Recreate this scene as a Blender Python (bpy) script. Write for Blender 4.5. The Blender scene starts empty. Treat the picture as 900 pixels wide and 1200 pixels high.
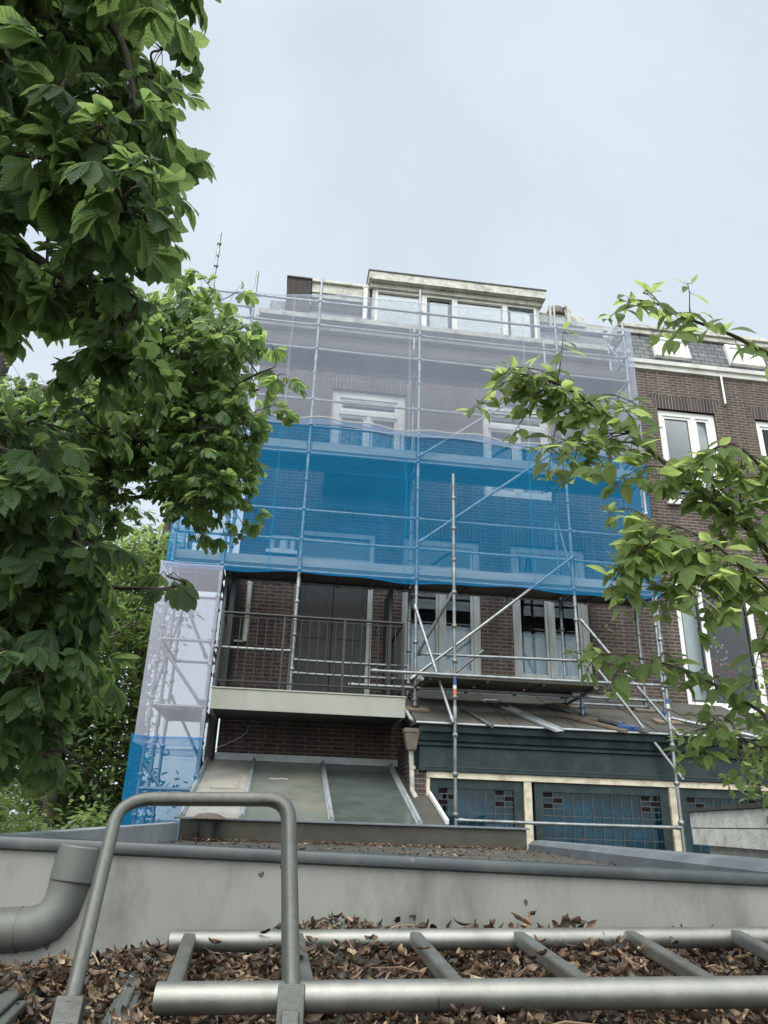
import bpy, math, random
from mathutils import Vector, Matrix, noise
R = random.Random(7)
sc = bpy.context.scene
COL = sc.collection
rad = math.radians

# ------------------------------------------------------------------ camera
EYE = Vector((0, 0, 2.3)); FPX = 870.0
PITCH, ROLL, YAW = rad(22.7), rad(1.9), rad(7.08)
FW = Vector((math.sin(YAW)*math.cos(PITCH), math.cos(YAW)*math.cos(PITCH), math.sin(PITCH)))
RT0 = Vector((math.cos(YAW), -math.sin(YAW), 0)); UP0 = RT0.cross(FW)
RT = RT0*math.cos(ROLL) + UP0*math.sin(ROLL); UP = UP0*math.cos(ROLL) - RT0*math.sin(ROLL)
cd = bpy.data.cameras.new('camera'); cam = bpy.data.objects.new('camera', cd); COL.objects.link(cam)
m = Matrix((RT, UP, -FW)).transposed().to_4x4(); m.translation = EYE; cam.matrix_world = m
cd.sensor_fit = 'VERTICAL'; cd.sensor_height = 36; cd.lens = FPX/1200*36
cd.clip_start = 0.05; cd.clip_end = 3000
sc.camera = cam
def ray(u, v): return FW + RT*((u-450)/FPX) - UP*((v-600)/FPX)
def atD(u, v, d): return EYE + ray(u, v)*d
def atY(u, v, y):
    q = ray(u, v); return EYE + q*(y/q.y)
def atZ(u, v, z):
    q = ray(u, v); return EYE + q*((z-2.3)/q.z)

# ------------------------------------------------------------------ mesh helpers
class MB:
    def __init__(s): s.v = []; s.f = []; s.uv = None; s.rn = None; s.smooth = False
    def quad(s, a, b, c, d):
        n = len(s.v); s.v += [Vector(a), Vector(b), Vector(c), Vector(d)]; s.f.append((n, n+1, n+2, n+3)); return s
    def box(s, x0, y0, z0, x1, y1, z1):
        n = len(s.v)
        s.v += [Vector((x, y, z)) for z in (z0, z1) for y in (y0, y1) for x in (x0, x1)]
        for q in ((0,2,3,1),(4,5,7,6),(0,1,5,4),(2,6,7,3),(0,4,6,2),(1,3,7,5)): s.f.append(tuple(n+i for i in q))
        return s
    def obox(s, c, ax, ay, az):
        """box with centre c and half-axis vectors"""
        n = len(s.v); c = Vector(c); ax, ay, az = Vector(ax), Vector(ay), Vector(az)
        s.v += [c + ax*i + ay*j + az*k for k in (-1, 1) for j in (-1, 1) for i in (-1, 1)]
        for q in ((0,2,3,1),(4,5,7,6),(0,1,5,4),(2,6,7,3),(0,4,6,2),(1,3,7,5)): s.f.append(tuple(n+i for i in q))
        return s
    def beam(s, a, b, w, h, up=(0,0,1)):
        a, b = Vector(a), Vector(b); d = (b-a); L = d.length; d.normalize(); up = Vector(up)
        x = d.cross(up)
        if x.length < 1e-4: x = d.cross(Vector((0,1,0)))
        x.normalize(); y = x.cross(d)
        return s.obox((a+b)/2, d*L/2, x*w/2, y*h/2)
    def tube(s, pts, r, n=8, cap=True, flat=None, up=None):
        pts = [Vector(p) for p in pts]; k = len(pts)
        rs = r if isinstance(r, (list, tuple)) else [r]*k
        t0 = (pts[1]-pts[0]).normalized()
        ref = Vector(up) if up else (Vector((0,0,1)) if abs(t0.z) < .9 else Vector((1,0,0)))
        nx = (ref - t0*ref.dot(t0)).normalized(); base = len(s.v)
        for i, p in enumerate(pts):
            t = (pts[min(i+1,k-1)] - pts[max(i-1,0)]).normalized()
            nx = (nx - t*nx.dot(t)).normalized(); ny = t.cross(nx)
            for j in range(n):
                a = 2*math.pi*j/n
                s.v.append(p + nx*(math.cos(a)*rs[i]) + ny*(math.sin(a)*rs[i]*(flat or 1)))
        for i in range(k-1):
            for j in range(n):
                a = base+i*n+j; b = base+i*n+(j+1) % n
                s.f.append((a, b, b+n, a+n))
        if cap:
            s.f.append(tuple(base+j for j in reversed(range(n)))); s.f.append(tuple(base+(k-1)*n+j for j in range(n)))
        s.smooth = True
        return s
    def lathe(s, c, prof, n=16):
        c = Vector(c); base = len(s.v); k = len(prof)
        for r, z in prof:
            for j in range(n):
                a = 2*math.pi*j/n; s.v.append(c + Vector((r*math.cos(a), r*math.sin(a), z)))
        for i in range(k-1):
            for j in range(n):
                a = base+i*n+j; b = base+i*n+(j+1) % n; s.f.append((a, b, b+n, a+n))
        s.f.append(tuple(base+j for j in reversed(range(n)))); s.f.append(tuple(base+(k-1)*n+j for j in range(n)))
        s.smooth = True; return s
    def prism(s, poly, y0, y1):
        """poly of (x,z), extruded along y"""
        n = len(s.v); k = len(poly)
        s.v += [Vector((x, y0, z)) for x, z in poly] + [Vector((x, y1, z)) for x, z in poly]
        s.f.append(tuple(n+i for i in range(k))); s.f.append(tuple(n+k+i for i in reversed(range(k))))
        for i in range(k): s.f.append((n+(i+1) % k, n+i, n+k+i, n+k+(i+1) % k))
        return s
    def prismx(s, poly, x0, x1):
        """poly of (y,z), extruded along x"""
        n = len(s.v); k = len(poly)
        s.v += [Vector((x0, y, z)) for y, z in poly] + [Vector((x1, y, z)) for y, z in poly]
        s.f.append(tuple(n+i for i in range(k))); s.f.append(tuple(n+k+i for i in reversed(range(k))))
        for i in range(k): s.f.append((n+(i+1) % k, n+i, n+k+i, n+k+(i+1) % k))
        return s
    def build(s, name, mat, parent=None, bevel=0):
        me = bpy.data.meshes.new(name); me.from_pydata([tuple(v) for v in s.v], [], s.f); me.update()
        if s.uv:
            l = me.uv_layers.new(name='UVMap'); flat = []
            for lp in me.loops: flat += s.uv[lp.vertex_index]
            l.data.foreach_set('uv', flat)
        if s.rn:
            at = me.attributes.new('rnd', 'FLOAT', 'POINT'); at.data.foreach_set('value', s.rn)
        if s.smooth and len(me.polygons):
            me.polygons.foreach_set('use_smooth', [True]*len(me.polygons))
            try: me.set_sharp_from_angle(angle=rad(50))
            except Exception: pass
        me.materials.append(mat)
        o = bpy.data.objects.new(name, me); COL.objects.link(o)
        if parent:
            o.parent = parent; o.matrix_parent_inverse = parent.matrix_world.inverted()
        if bevel:
            b = o.modifiers.new('bevel', 'BEVEL'); b.width = bevel; b.segments = 2; b.limit_method = 'ANGLE'
        return o

def tag(o, label, cat=None, group=None, kind=None):
    if label: o['label'] = label
    if cat: o['category'] = cat
    if group: o['group'] = group
    if kind: o['kind'] = kind
    return o
def thing(name, loc, label, cat, group=None):
    o = bpy.data.objects.new(name, None); COL.objects.link(o); o.location = loc
    o.matrix_world = Matrix.Translation(Vector(loc)); o.empty_display_size = .2
    return tag(o, label, cat, group)

# ------------------------------------------------------------------ materials
def new_mat(name):
    mt = bpy.data.materials.new(name); mt.use_nodes = True; nt = mt.node_tree; nt.nodes.clear()
    return mt, nt, nt.nodes, nt.links
def nd(ns, t, **kw):
    n = ns.new(t)
    for k, v in kw.items():
        if k in n.inputs: n.inputs[k].default_value = v
        else: setattr(n, k, v)
    return n
def rgb(c): return (c[0], c[1], c[2], 1)
def ramp(ns, stops):
    r = ns.new('ShaderNodeValToRGB'); e = r.color_ramp.elements
    e[0].position, e[0].color = stops[0][0], rgb(stops[0][1]); e[1].position, e[1].color = stops[-1][0], rgb(stops[-1][1])
    for p, c in stops[1:-1]:
        q = e.new(p); q.color = rgb(c)
    return r
def surf(name, c, c2=None, scale=4.0, rough=.6, metal=0.0, bump=.0, bscale=None, dirt=None, dscale=1.3, damt=.5, stretch=(1,1,1), spec=.5):
    """base colour varied by two noises, optional dirt colour, bump"""
    mt, nt, ns, ln = new_mat(name)
    out = ns.new('ShaderNodeOutputMaterial'); p = nd(ns, 'ShaderNodeBsdfPrincipled', Roughness=rough, Metallic=metal)
    p.inputs['Specular IOR Level'].default_value = spec
    tc = ns.new('ShaderNodeNewGeometry'); mp = ns.new('ShaderNodeMapping'); mp.inputs['Scale'].default_value = stretch
    ln.new(tc.outputs['Position'], mp.inputs['Vector'])
    nz = nd(ns, 'ShaderNodeTexNoise', Scale=scale, Detail=6.0, Roughness=.65); ln.new(mp.outputs[0], nz.inputs['Vector'])
    c2 = c2 or tuple(x*.75 for x in c)
    r = ramp(ns, [(.35, c2), (.65, c)]); ln.new(nz.outputs[0], r.inputs[0]); col = r.outputs[0]
    if dirt:
        n2 = nd(ns, 'ShaderNodeTexNoise', Scale=dscale, Detail=8.0, Roughness=.7); ln.new(mp.outputs[0], n2.inputs['Vector'])
        r2 = ramp(ns, [(.48, (0,0,0)), (.7, (damt,)*3)]); ln.new(n2.outputs[0], r2.inputs[0])
        mx = nd(ns, 'ShaderNodeMix', data_type='RGBA'); ln.new(r2.outputs[0], mx.inputs[0]); ln.new(col, mx.inputs[6]); mx.inputs[7].default_value = rgb(dirt)
        col = mx.outputs[2]
    ln.new(col, p.inputs['Base Color'])
    r3 = nd(ns, 'ShaderNodeMapRange'); r3.inputs['To Min'].default_value = max(.05, rough-.12); r3.inputs['To Max'].default_value = min(1, rough+.15)
    ln.new(nz.outputs[0], r3.inputs[0]); ln.new(r3.outputs[0], p.inputs['Roughness'])
    if bump:
        n3 = nd(ns, 'ShaderNodeTexNoise', Scale=bscale or scale*8, Detail=5.0); ln.new(mp.outputs[0], n3.inputs['Vector'])
        b = nd(ns, 'ShaderNodeBump', Strength=bump, Distance=.02); ln.new(n3.outputs[0], b.inputs['Height']); ln.new(b.outputs[0], p.inputs['Normal'])
    ln.new(p.outputs[0], out.inputs[0])
    return mt
def brick(name, c1, c2, mortar, bw=.21, rh=.0625, msize=.009, vert=False, rough=.85, big=(.8, 1.15), slope=False, bumpd=.006, offset=.5, bias=0.0):
    mt, nt, ns, ln = new_mat(name)
    out = ns.new('ShaderNodeOutputMaterial'); p = nd(ns, 'ShaderNodeBsdfPrincipled', Roughness=rough)
    g = ns.new('ShaderNodeNewGeometry'); sp = ns.new('ShaderNodeSeparateXYZ'); ln.new(g.outputs['Position'], sp.inputs[0])
    ad = nd(ns, 'ShaderNodeMath', operation='ADD'); ln.new(sp.outputs[0], ad.inputs[0])
    if not slope: ln.new(sp.outputs[1], ad.inputs[1])
    else: ad.inputs[1].default_value = 0
    cb = ns.new('ShaderNodeCombineXYZ')
    ln.new(ad.outputs[0], cb.inputs[1 if vert else 0]); ln.new(sp.outputs[2], cb.inputs[0 if vert else 1])
    # a slight wander so that courses are not ruler straight
    nw = nd(ns, 'ShaderNodeTexNoise', Scale=3.0, Detail=2.0); ln.new(g.outputs['Position'], nw.inputs['Vector'])
    sb = nd(ns, 'ShaderNodeVectorMath', operation='SCALE'); sb.inputs['Scale'].default_value = .014; ln.new(nw.outputs['Color'], sb.inputs[0])
    va = nd(ns, 'ShaderNodeVectorMath', operation='ADD'); ln.new(cb.outputs[0], va.inputs[0]); ln.new(sb.outputs[0], va.inputs[1])
    bt = ns.new('ShaderNodeTexBrick'); bt.offset = offset
    for k, v in (('Scale', 1.0), ('Mortar Size', msize), ('Mortar Smooth', .2), ('Bias', bias), ('Brick Width', bw), ('Row Height', rh)): bt.inputs[k].default_value = v
    bt.inputs['Color1'].default_value = rgb(c1); bt.inputs['Color2'].default_value = rgb(c2); bt.inputs['Mortar'].default_value = rgb(mortar)
    ln.new(va.outputs[0], bt.inputs['Vector'])
    nb = nd(ns, 'ShaderNodeTexNoise', Scale=.9, Detail=7.0, Roughness=.7); ln.new(g.outputs['Position'], nb.inputs['Vector'])
    mr = nd(ns, 'ShaderNodeMapRange'); mr.inputs['From Min'].default_value = .3; mr.inputs['From Max'].default_value = .7
    mr.inputs['To Min'].default_value, mr.inputs['To Max'].default_value = big; ln.new(nb.outputs[0], mr.inputs[0])
    ml = nd(ns, 'ShaderNodeVectorMath', operation='SCALE'); ln.new(bt.outputs['Color'], ml.inputs[0]); ln.new(mr.outputs[0], ml.inputs['Scale'])
    mp = ns.new('ShaderNodeMapping'); mp.inputs['Scale'].default_value = (2.4, 2.4, .28); ln.new(g.outputs['Position'], mp.inputs[0])
    ns2 = nd(ns, 'ShaderNodeTexNoise', Scale=1.3, Detail=6.0, Roughness=.7); ln.new(mp.outputs[0], ns2.inputs['Vector'])
    m2 = nd(ns, 'ShaderNodeMapRange'); m2.inputs['From Min'].default_value = .35; m2.inputs['From Max'].default_value = .68; m2.inputs['To Min'].default_value = .6; m2.inputs['To Max'].default_value = 1.25; ln.new(ns2.outputs[0], m2.inputs[0])
    ml2 = nd(ns, 'ShaderNodeVectorMath', operation='SCALE'); ln.new(ml.outputs[0], ml2.inputs[0]); ln.new(m2.outputs[0], ml2.inputs['Scale'])
    ln.new(ml2.outputs[0], p.inputs['Base Color'])
    b = nd(ns, 'ShaderNodeBump', Strength=.6, Distance=bumpd); b.invert = True; ln.new(bt.outputs['Fac'], b.inputs['Height']); ln.new(b.outputs[0], p.inputs['Normal'])
    ln.new(p.outputs[0], out.inputs[0]); return mt
def glass(name, tint=(.9,.95,.95), ior=1.7, rough=.02, keep=.85, bump=.02):
    mt, nt, ns, ln = new_mat(name)
    out = ns.new('ShaderNodeOutputMaterial')
    tr = nd(ns, 'ShaderNodeBsdfTransparent', Color=rgb(tuple(x*keep for x in tint))); gl = nd(ns, 'ShaderNodeBsdfGlossy', Roughness=rough)
    fr = nd(ns, 'ShaderNodeFresnel', IOR=ior); mx = ns.new('ShaderNodeMixShader')
    g = ns.new('ShaderNodeNewGeometry'); nz = nd(ns, 'ShaderNodeTexNoise', Scale=1.6, Detail=1.0); ln.new(g.outputs['Position'], nz.inputs['Vector'])
    b = nd(ns, 'ShaderNodeBump', Strength=bump, Distance=.05); ln.new(nz.outputs[0], b.inputs['Height'])
    ln.new(b.outputs[0], gl.inputs['Normal'])
    ln.new(fr.outputs[0], mx.inputs[0]); ln.new(tr.outputs[0], mx.inputs[1]); ln.new(gl.outputs[0], mx.inputs[2]); ln.new(mx.outputs[0], out.inputs[0])
    return mt
def netting(name, c, cover, ctrans=None, var=.12, transl=.5, streak=.35):
    """woven debris netting: open weave, so a share of it is air"""
    mt, nt, ns, ln = new_mat(name)
    out = ns.new('ShaderNodeOutputMaterial')
    tp = ns.new('ShaderNodeBsdfTransparent'); df = nd(ns, 'ShaderNodeBsdfDiffuse', Color=rgb(c)); tl = nd(ns, 'ShaderNodeBsdfTranslucent', Color=rgb(ctrans or c))
    m1 = nd(ns, 'ShaderNodeMixShader'); m1.inputs[0].default_value = transl; ln.new(df.outputs[0], m1.inputs[1]); ln.new(tl.outputs[0], m1.inputs[2])
    g = ns.new('ShaderNodeNewGeometry')
    mp = ns.new('ShaderNodeMapping'); mp.inputs['Scale'].default_value = (1, 1, .45); ln.new(g.outputs['Position'], mp.inputs[0])
    nz = nd(ns, 'ShaderNodeTexNoise', Scale=1.1, Detail=5.0, Distortion=.6); ln.new(mp.outputs[0], nz.inputs['Vector'])
    mp2 = ns.new('ShaderNodeMapping'); mp2.inputs['Scale'].default_value = (14, 14, .8); ln.new(g.outputs['Position'], mp2.inputs[0])
    n2 = nd(ns, 'ShaderNodeTexNoise', Scale=1.6, Detail=3.0); ln.new(mp2.outputs[0], n2.inputs['Vector'])
    st = nd(ns, 'ShaderNodeMapRange'); st.inputs['To Min'].default_value = .5-streak/2; st.inputs['To Max'].default_value = .5+streak/2; ln.new(n2.outputs[0], st.inputs[0])
    ad = nd(ns, 'ShaderNodeMath', operation='ADD'); ln.new(nz.outputs[0], ad.inputs[0]); ln.new(st.outputs[0], ad.inputs[1])
    mr = nd(ns, 'ShaderNodeMapRange'); mr.inputs['From Min'].default_value = .6; mr.inputs['From Max'].default_value = 1.4
    mr.inputs['To Min'].default_value = cover-var; mr.inputs['To Max'].default_value = cover+var; ln.new(ad.outputs[0], mr.inputs[0])
    # woven-in reinforcement bands: every half metre up, every two metres along, where the cloth is doubled
    sp = ns.new('ShaderNodeSeparateXYZ'); ln.new(g.outputs['Position'], sp.inputs[0]); hx = nd(ns, 'ShaderNodeMath', operation='ADD'); ln.new(sp.outputs[0], hx.inputs[0]); ln.new(sp.outputs[1], hx.inputs[1])
    last = mr.outputs[0]
    for so_, per, wd_, amt in ((sp.outputs[2], .62, .035, .07), (hx.outputs[0], 2.05, .018, .16)):
        dv_ = nd(ns, 'ShaderNodeMath', operation='DIVIDE'); ln.new(so_, dv_.inputs[0]); dv_.inputs[1].default_value = per
        fr_ = nd(ns, 'ShaderNodeMath', operation='FRACT'); ln.new(dv_.outputs[0], fr_.inputs[0])
        lt_ = nd(ns, 'ShaderNodeMath', operation='LESS_THAN'); ln.new(fr_.outputs[0], lt_.inputs[0]); lt_.inputs[1].default_value = wd_
        ma_ = nd(ns, 'ShaderNodeMath', operation='MULTIPLY_ADD'); ln.new(lt_.outputs[0], ma_.inputs[0]); ma_.inputs[1].default_value = amt; ln.new(last, ma_.inputs[2]); last = ma_.outputs[0]
    mr = ma_
    mx = ns.new('ShaderNodeMixShader'); ln.new(mr.outputs[0], mx.inputs[0]); ln.new(tp.outputs[0], mx.inputs[1]); ln.new(m1.outputs[0], mx.inputs[2])
    ln.new(mx.outputs[0], out.inputs[0]); return mt
def leafmat(name, dark, light, trans, veins=True, tmix=.4, rough=.42, spec=.4):
    mt, nt, ns, ln = new_mat(name)
    out = ns.new('ShaderNodeOutputMaterial'); p = nd(ns, 'ShaderNodeBsdfPrincipled', Roughness=rough); p.inputs['Specular IOR Level'].default_value = spec
    at = ns.new('ShaderNodeAttribute'); at.attribute_name = 'rnd'
    r = ramp(ns, [(0, dark), (1, light)]); ln.new(at.outputs['Fac'], r.inputs[0]); col = r.outputs[0]
    r2 = ramp(ns, [(0, tuple(x*.6 for x in trans)), (1, trans)]); ln.new(at.outputs['Fac'], r2.inputs[0]); tcol = r2.outputs[0]
    if veins:
        uv = ns.new('ShaderNodeUVMap'); sp = ns.new('ShaderNodeSeparateXYZ'); ln.new(uv.outputs[0], sp.inputs[0])
        ab = nd(ns, 'ShaderNodeMath', operation='ABSOLUTE'); ln.new(sp.outputs[0], ab.inputs[0])
        ma = nd(ns, 'ShaderNodeMath', operation='MULTIPLY_ADD'); ln.new(ab.outputs[0], ma.inputs[0]); ma.inputs[1].default_value = -.22; ln.new(sp.outputs[1], ma.inputs[2])
        mu = nd(ns, 'ShaderNodeMath', operation='MULTIPLY'); ln.new(ma.outputs[0], mu.inputs[0]); mu.inputs[1].default_value = 2*math.pi*11
        si = nd(ns, 'ShaderNodeMath', operation='SINE'); ln.new(mu.outputs[0], si.inputs[0])
        mr = nd(ns, 'ShaderNodeMapRange'); mr.inputs['From Min'].default_value = .2; mr.inputs['From Max'].default_value = 1; mr.inputs['To Min'].default_value = 1.0; mr.inputs['To Max'].default_value = .62
        ln.new(si.outputs[0], mr.inputs[0])
        sc2 = nd(ns, 'ShaderNodeVectorMath', operation='SCALE'); ln.new(tcol, sc2.inputs[0]); ln.new(mr.outputs[0], sc2.inputs['Scale']); tcol = sc2.outputs[0]
        sc1 = nd(ns, 'ShaderNodeVectorMath', operation='SCALE'); ln.new(col, sc1.inputs[0]); ln.new(mr.outputs[0], sc1.inputs['Scale']); col = sc1.outputs[0]
        b = nd(ns, 'ShaderNodeBump', Strength=.5, Distance=.004); ln.new(si.outputs[0], b.inputs['Height']); ln.new(b.outputs[0], p.inputs['Normal'])
    ln.new(col, p.inputs['Base Color'])
    tl = ns.new('ShaderNodeBsdfTranslucent'); ln.new(tcol, tl.inputs[0])
    mx = nd(ns, 'ShaderNodeMixShader'); mx.inputs[0].default_value = tmix; ln.new(p.outputs[0], mx.inputs[1]); ln.new(tl.outputs[0], mx.inputs[2])
    ln.new(mx.outputs[0], out.inputs[0]); return mt
def dead_leaf_mat():
    mt, nt, ns, ln = new_mat('dead leaf'); out = ns.new('ShaderNodeOutputMaterial'); p = nd(ns, 'ShaderNodeBsdfPrincipled', Roughness=.55)
    at = ns.new('ShaderNodeAttribute'); at.attribute_name = 'rnd'
    r = ramp(ns, [(0, (.020,.014,.010)), (.45, (.070,.041,.025)), (.75, (.135,.080,.046)), (.93, (.23,.155,.095)), (1, (.36,.28,.19))]); ln.new(at.outputs['Fac'], r.inputs[0])
    ln.new(r.outputs[0], p.inputs['Base Color']); ln.new(p.outputs[0], out.inputs[0]); return mt

M = {}
M['brick'] = brick('dark brown brick', (.098,.062,.049), (.048,.034,.030), (.175,.158,.14))
M['brick2'] = brick('brown brick', (.108,.070,.053), (.055,.038,.032), (.20,.18,.16))
M['brickdark'] = brick('sooty brick', (.05,.037,.032), (.03,.024,.022), (.075,.068,.06), big=(.6, 1.1))
M['soldier'] = brick('soldier course', (.078,.054,.045), (.042,.032,.029), (.18,.165,.155), vert=True, bw=.40, rh=.068, offset=0.0)
M['slate'] = brick('roof slate', (.15,.158,.168), (.085,.092,.10), (.022,.023,.025), bw=.22, rh=.115, msize=.010, rough=.55, slope=True, bumpd=.012)
M['white'] = surf('white paint', (.74,.74,.70), (.60,.60,.57), 3, .5, dirt=(.33,.31,.27), dscale=2.2, damt=.45)
M['whitebright'] = surf('fresh white paint', (.80,.80,.77), (.72,.72,.70), 3, .45)
M['greywhite'] = surf('greyed white paint', (.50,.52,.50), (.36,.38,.37), 6, .55, dirt=(.20,.19,.16), dscale=5, damt=.5, stretch=(2,2,.4))
M['cream'] = surf('peeling cream paint', (.66,.60,.47), (.52,.46,.35), 4, .6, dirt=(.16,.12,.08), dscale=6, damt=.75, bump=.15)
M['oldwhite'] = surf('weathered white paint', (.56,.55,.50), (.38,.37,.33), 5, .7, dirt=(.13,.125,.11), dscale=4.5, damt=.85, bump=.2)
M['fasciaalu'] = surf('pale coated metal', (.35,.355,.32), (.28,.285,.255), 1.6, .45, dirt=(.28,.27,.22), dscale=2.5, damt=.55, stretch=(1,1,.5))
M['shedwhite'] = surf('flaking white paint', (.78,.77,.71), (.58,.57,.52), 6, .7, dirt=(.22,.21,.18), dscale=9, damt=.6, bump=.25, stretch=(1,1,1.6))
M['green'] = surf('dark green gloss paint', (.020,.036,.040), (.013,.023,.027), 2.5, .5, dirt=(.06,.065,.06), dscale=5, damt=.4, spec=.3)
M['charcoal'] = surf('charcoal paint', (.035,.042,.042), (.022,.026,.027), 3, .5)
M['iron'] = surf('black iron', (.018,.02,.02), (.03,.028,.026), 8, .5)
M['galv'] = surf('galvanised steel', (.33,.35,.36), (.20,.22,.23), 9, .45, metal=.7, dirt=(.12,.11,.10), dscale=7, damt=.6)
M['galvdark'] = surf('weathered galvanised steel', (.26,.28,.28), (.15,.165,.17), 7, .5, metal=.6, dirt=(.10,.08,.06), dscale=5, damt=.6)
M['zinc'] = surf('weathered zinc', (.42,.45,.47), (.31,.335,.35), 4, .5, metal=.35, dirt=(.16,.16,.15), dscale=3, damt=.5)
M['lead'] = surf('blue grey lead sheet', (.19,.21,.235), (.13,.145,.165), 3, .55, metal=.2, dirt=(.11,.11,.105), dscale=4, damt=.5)
M['alu'] = surf('dull aluminium', (.265,.265,.245), (.20,.20,.187), 10, .46, metal=.8, dirt=(.14,.125,.10), dscale=9, damt=.55, bump=.03, bscale=120)
M['alupaint'] = surf('grey coated aluminium', (.105,.11,.098), (.07,.074,.066), 7, .45, metal=.3, dirt=(.045,.043,.038), dscale=14, damt=.8, bump=.1, bscale=90)
M['felt'] = surf('bitumen felt', (.075,.07,.06), (.045,.043,.038), 2.5, .9, bump=.4, bscale=90, dirt=(.10,.095,.06), dscale=1.5, damt=.5)
M['feltpale'] = surf('worn bitumen felt', (.098,.09,.08), (.06,.056,.05), 2, .9, bump=.4, bscale=80, dirt=(.05,.048,.042), dscale=2.2, damt=.6)
M['epdm'] = surf('grey roof edge trim', (.045,.053,.056), (.032,.038,.04), 3, .42, dirt=(.12,.12,.11), dscale=6, damt=.35)
M['parapet'] = surf('grey coated parapet panel', (.225,.228,.207), (.185,.188,.17), 2.2, .6, dirt=(.085,.08,.068), dscale=3.5, damt=.7, stretch=(1.6,1.6,.6), bump=.05, bscale=30)
def specks(mt, c, scale=9, thr=.06):
    """small dark spots and runs where wet leaves stuck to the panel"""
    nt = mt.node_tree; ns, ln = nt.nodes, nt.links; p = next(n for n in ns if n.type == 'BSDF_PRINCIPLED'); src = p.inputs['Base Color'].links[0].from_socket
    g = ns.new('ShaderNodeNewGeometry'); mp = ns.new('ShaderNodeMapping'); mp.inputs['Scale'].default_value = (1, 1, .75); ln.new(g.outputs['Position'], mp.inputs[0])
    nw = nd(ns, 'ShaderNodeTexNoise', Scale=40.0, Detail=3.0); ln.new(mp.outputs[0], nw.inputs['Vector'])
    va = nd(ns, 'ShaderNodeVectorMath', operation='MULTIPLY_ADD'); ln.new(nw.outputs['Color'], va.inputs[0]); va.inputs[1].default_value = (.03, .03, .03); ln.new(mp.outputs[0], va.inputs[2])
    vo = nd(ns, 'ShaderNodeTexVoronoi', Scale=scale); ln.new(va.outputs[0], vo.inputs['Vector'])
    sx = ns.new('ShaderNodeSeparateColor'); ln.new(vo.outputs['Color'], sx.inputs[0])
    m1 = nd(ns, 'ShaderNodeMath', operation='MULTIPLY'); ln.new(sx.outputs[0], m1.inputs[0]); ln.new(sx.outputs[0], m1.inputs[1])
    m2 = nd(ns, 'ShaderNodeMath', operation='MULTIPLY'); ln.new(m1.outputs[0], m2.inputs[0]); m2.inputs[1].default_value = thr*2
    lt_ = nd(ns, 'ShaderNodeMath', operation='LESS_THAN'); ln.new(vo.outputs['Distance'], lt_.inputs[0]); ln.new(m2.outputs[0], lt_.inputs[1])
    mx = nd(ns, 'ShaderNodeMix', data_type='RGBA'); ln.new(lt_.outputs[0], mx.inputs[0]); ln.new(src, mx.inputs[6]); mx.inputs[7].default_value = rgb(c); ln.new(mx.outputs[2], p.inputs['Base Color'])
specks(M['parapet'], (.05,.046,.04), 13, .085); specks(M['alu'], (.09,.08,.065), 95, .045); specks(M['epdm'], (.10,.10,.09), 14, .05)
M['plastic'] = surf('grey plastic pipe', (.11,.115,.105), (.085,.09,.082), 5, .45, dirt=(.06,.058,.05), dscale=7, damt=.5)
M['stripe'] = surf('dull grey green metal', (.10,.115,.105), (.07,.08,.075), 7, .5, dirt=(.05,.04,.03), dscale=9, damt=.7)
M['wood'] = surf('scaffold plank', (.21,.17,.125), (.13,.105,.08), 5, .8, stretch=(.4, 6, 6), bump=.2)
M['deck'] = surf('plywood deck', (.13,.115,.10), (.085,.078,.07), 3, .8, stretch=(.5, 5, 5))
M['toe'] = surf('pale toe board', (.42,.40,.34), (.33,.31,.27), 3, .7, stretch=(.5, 4, 4))
M['render'] = surf('dark plaster', (.05,.048,.045), (.035,.034,.032), 3, .9)
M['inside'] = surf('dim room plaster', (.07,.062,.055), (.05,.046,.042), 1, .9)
M['infill'] = surf('pale blue blind', (.78,.83,.87), (.70,.76,.80), 2, .8, stretch=(2, 2, .3))  # pale sheet behind several panes, also used for the roof-window panes
M['sky_reflection'] = surf('bluish sheer curtain', (.46,.58,.70), (.36,.47,.58), 2, .8, stretch=(3,3,.3))  # sky reflection on the lower panes, put into this sheet's colour
M['bluecloth'] = surf('blue cloth', (.020,.19,.29), (.008,.08,.14), 2.2, .8, stretch=(1, 1, 3), dirt=(.10,.33,.42), dscale=3, damt=.5)
M['glass'] = glass('window glass', (.96,.98,.98), ior=1.5, keep=1.0)
M['glassold'] = glass('old leaded glass', (.75,.9,.95), ior=1.45, keep=.95, bump=.1)
M['wired'] = surf('dirty wired glass', (.19,.205,.185), (.13,.145,.13), 2, .16, dirt=(.26,.225,.165), dscale=.9, damt=.6, bump=.06, bscale=140)
M['wired2'] = surf('mossy wired glass', (.095,.115,.105), (.068,.082,.075), 3, .15, dirt=(.10,.11,.09), dscale=14, damt=.4, bump=.06, bscale=140)
M['zincold'] = surf('patchy zinc sheet', (.40,.40,.37), (.29,.29,.27), 3, .55, metal=.2, dirt=(.30,.19,.10), dscale=2.6, damt=.5, bump=.2, bscale=12)
M['netwhite'] = netting('white debris netting', (.56,.61,.75), .39, (.60,.65,.79), var=.06)
M['nettower'] = netting('white netting on the tower', (.70,.70,.84), .42, (.76,.75,.90))
M['netblue'] = netting('blue debris netting', (.02,.29,.60), .46, (.018,.30,.64), var=.07)
M['netblue2'] = netting('blue netting low on the tower', (.02,.27,.60), .44, (.02,.36,.76))
M['bark'] = surf('bark', (.085,.07,.055), (.045,.038,.03), 18, .9, bump=.5, stretch=(1,1,.3))
M['twig'] = surf('green brown twig', (.075,.062,.042), (.045,.037,.027), 15, .8)
M['chestnut'] = leafmat('chestnut leaf', (.044,.086,.040), (.092,.155,.060), (.40,.57,.18), tmix=.52)
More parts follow.
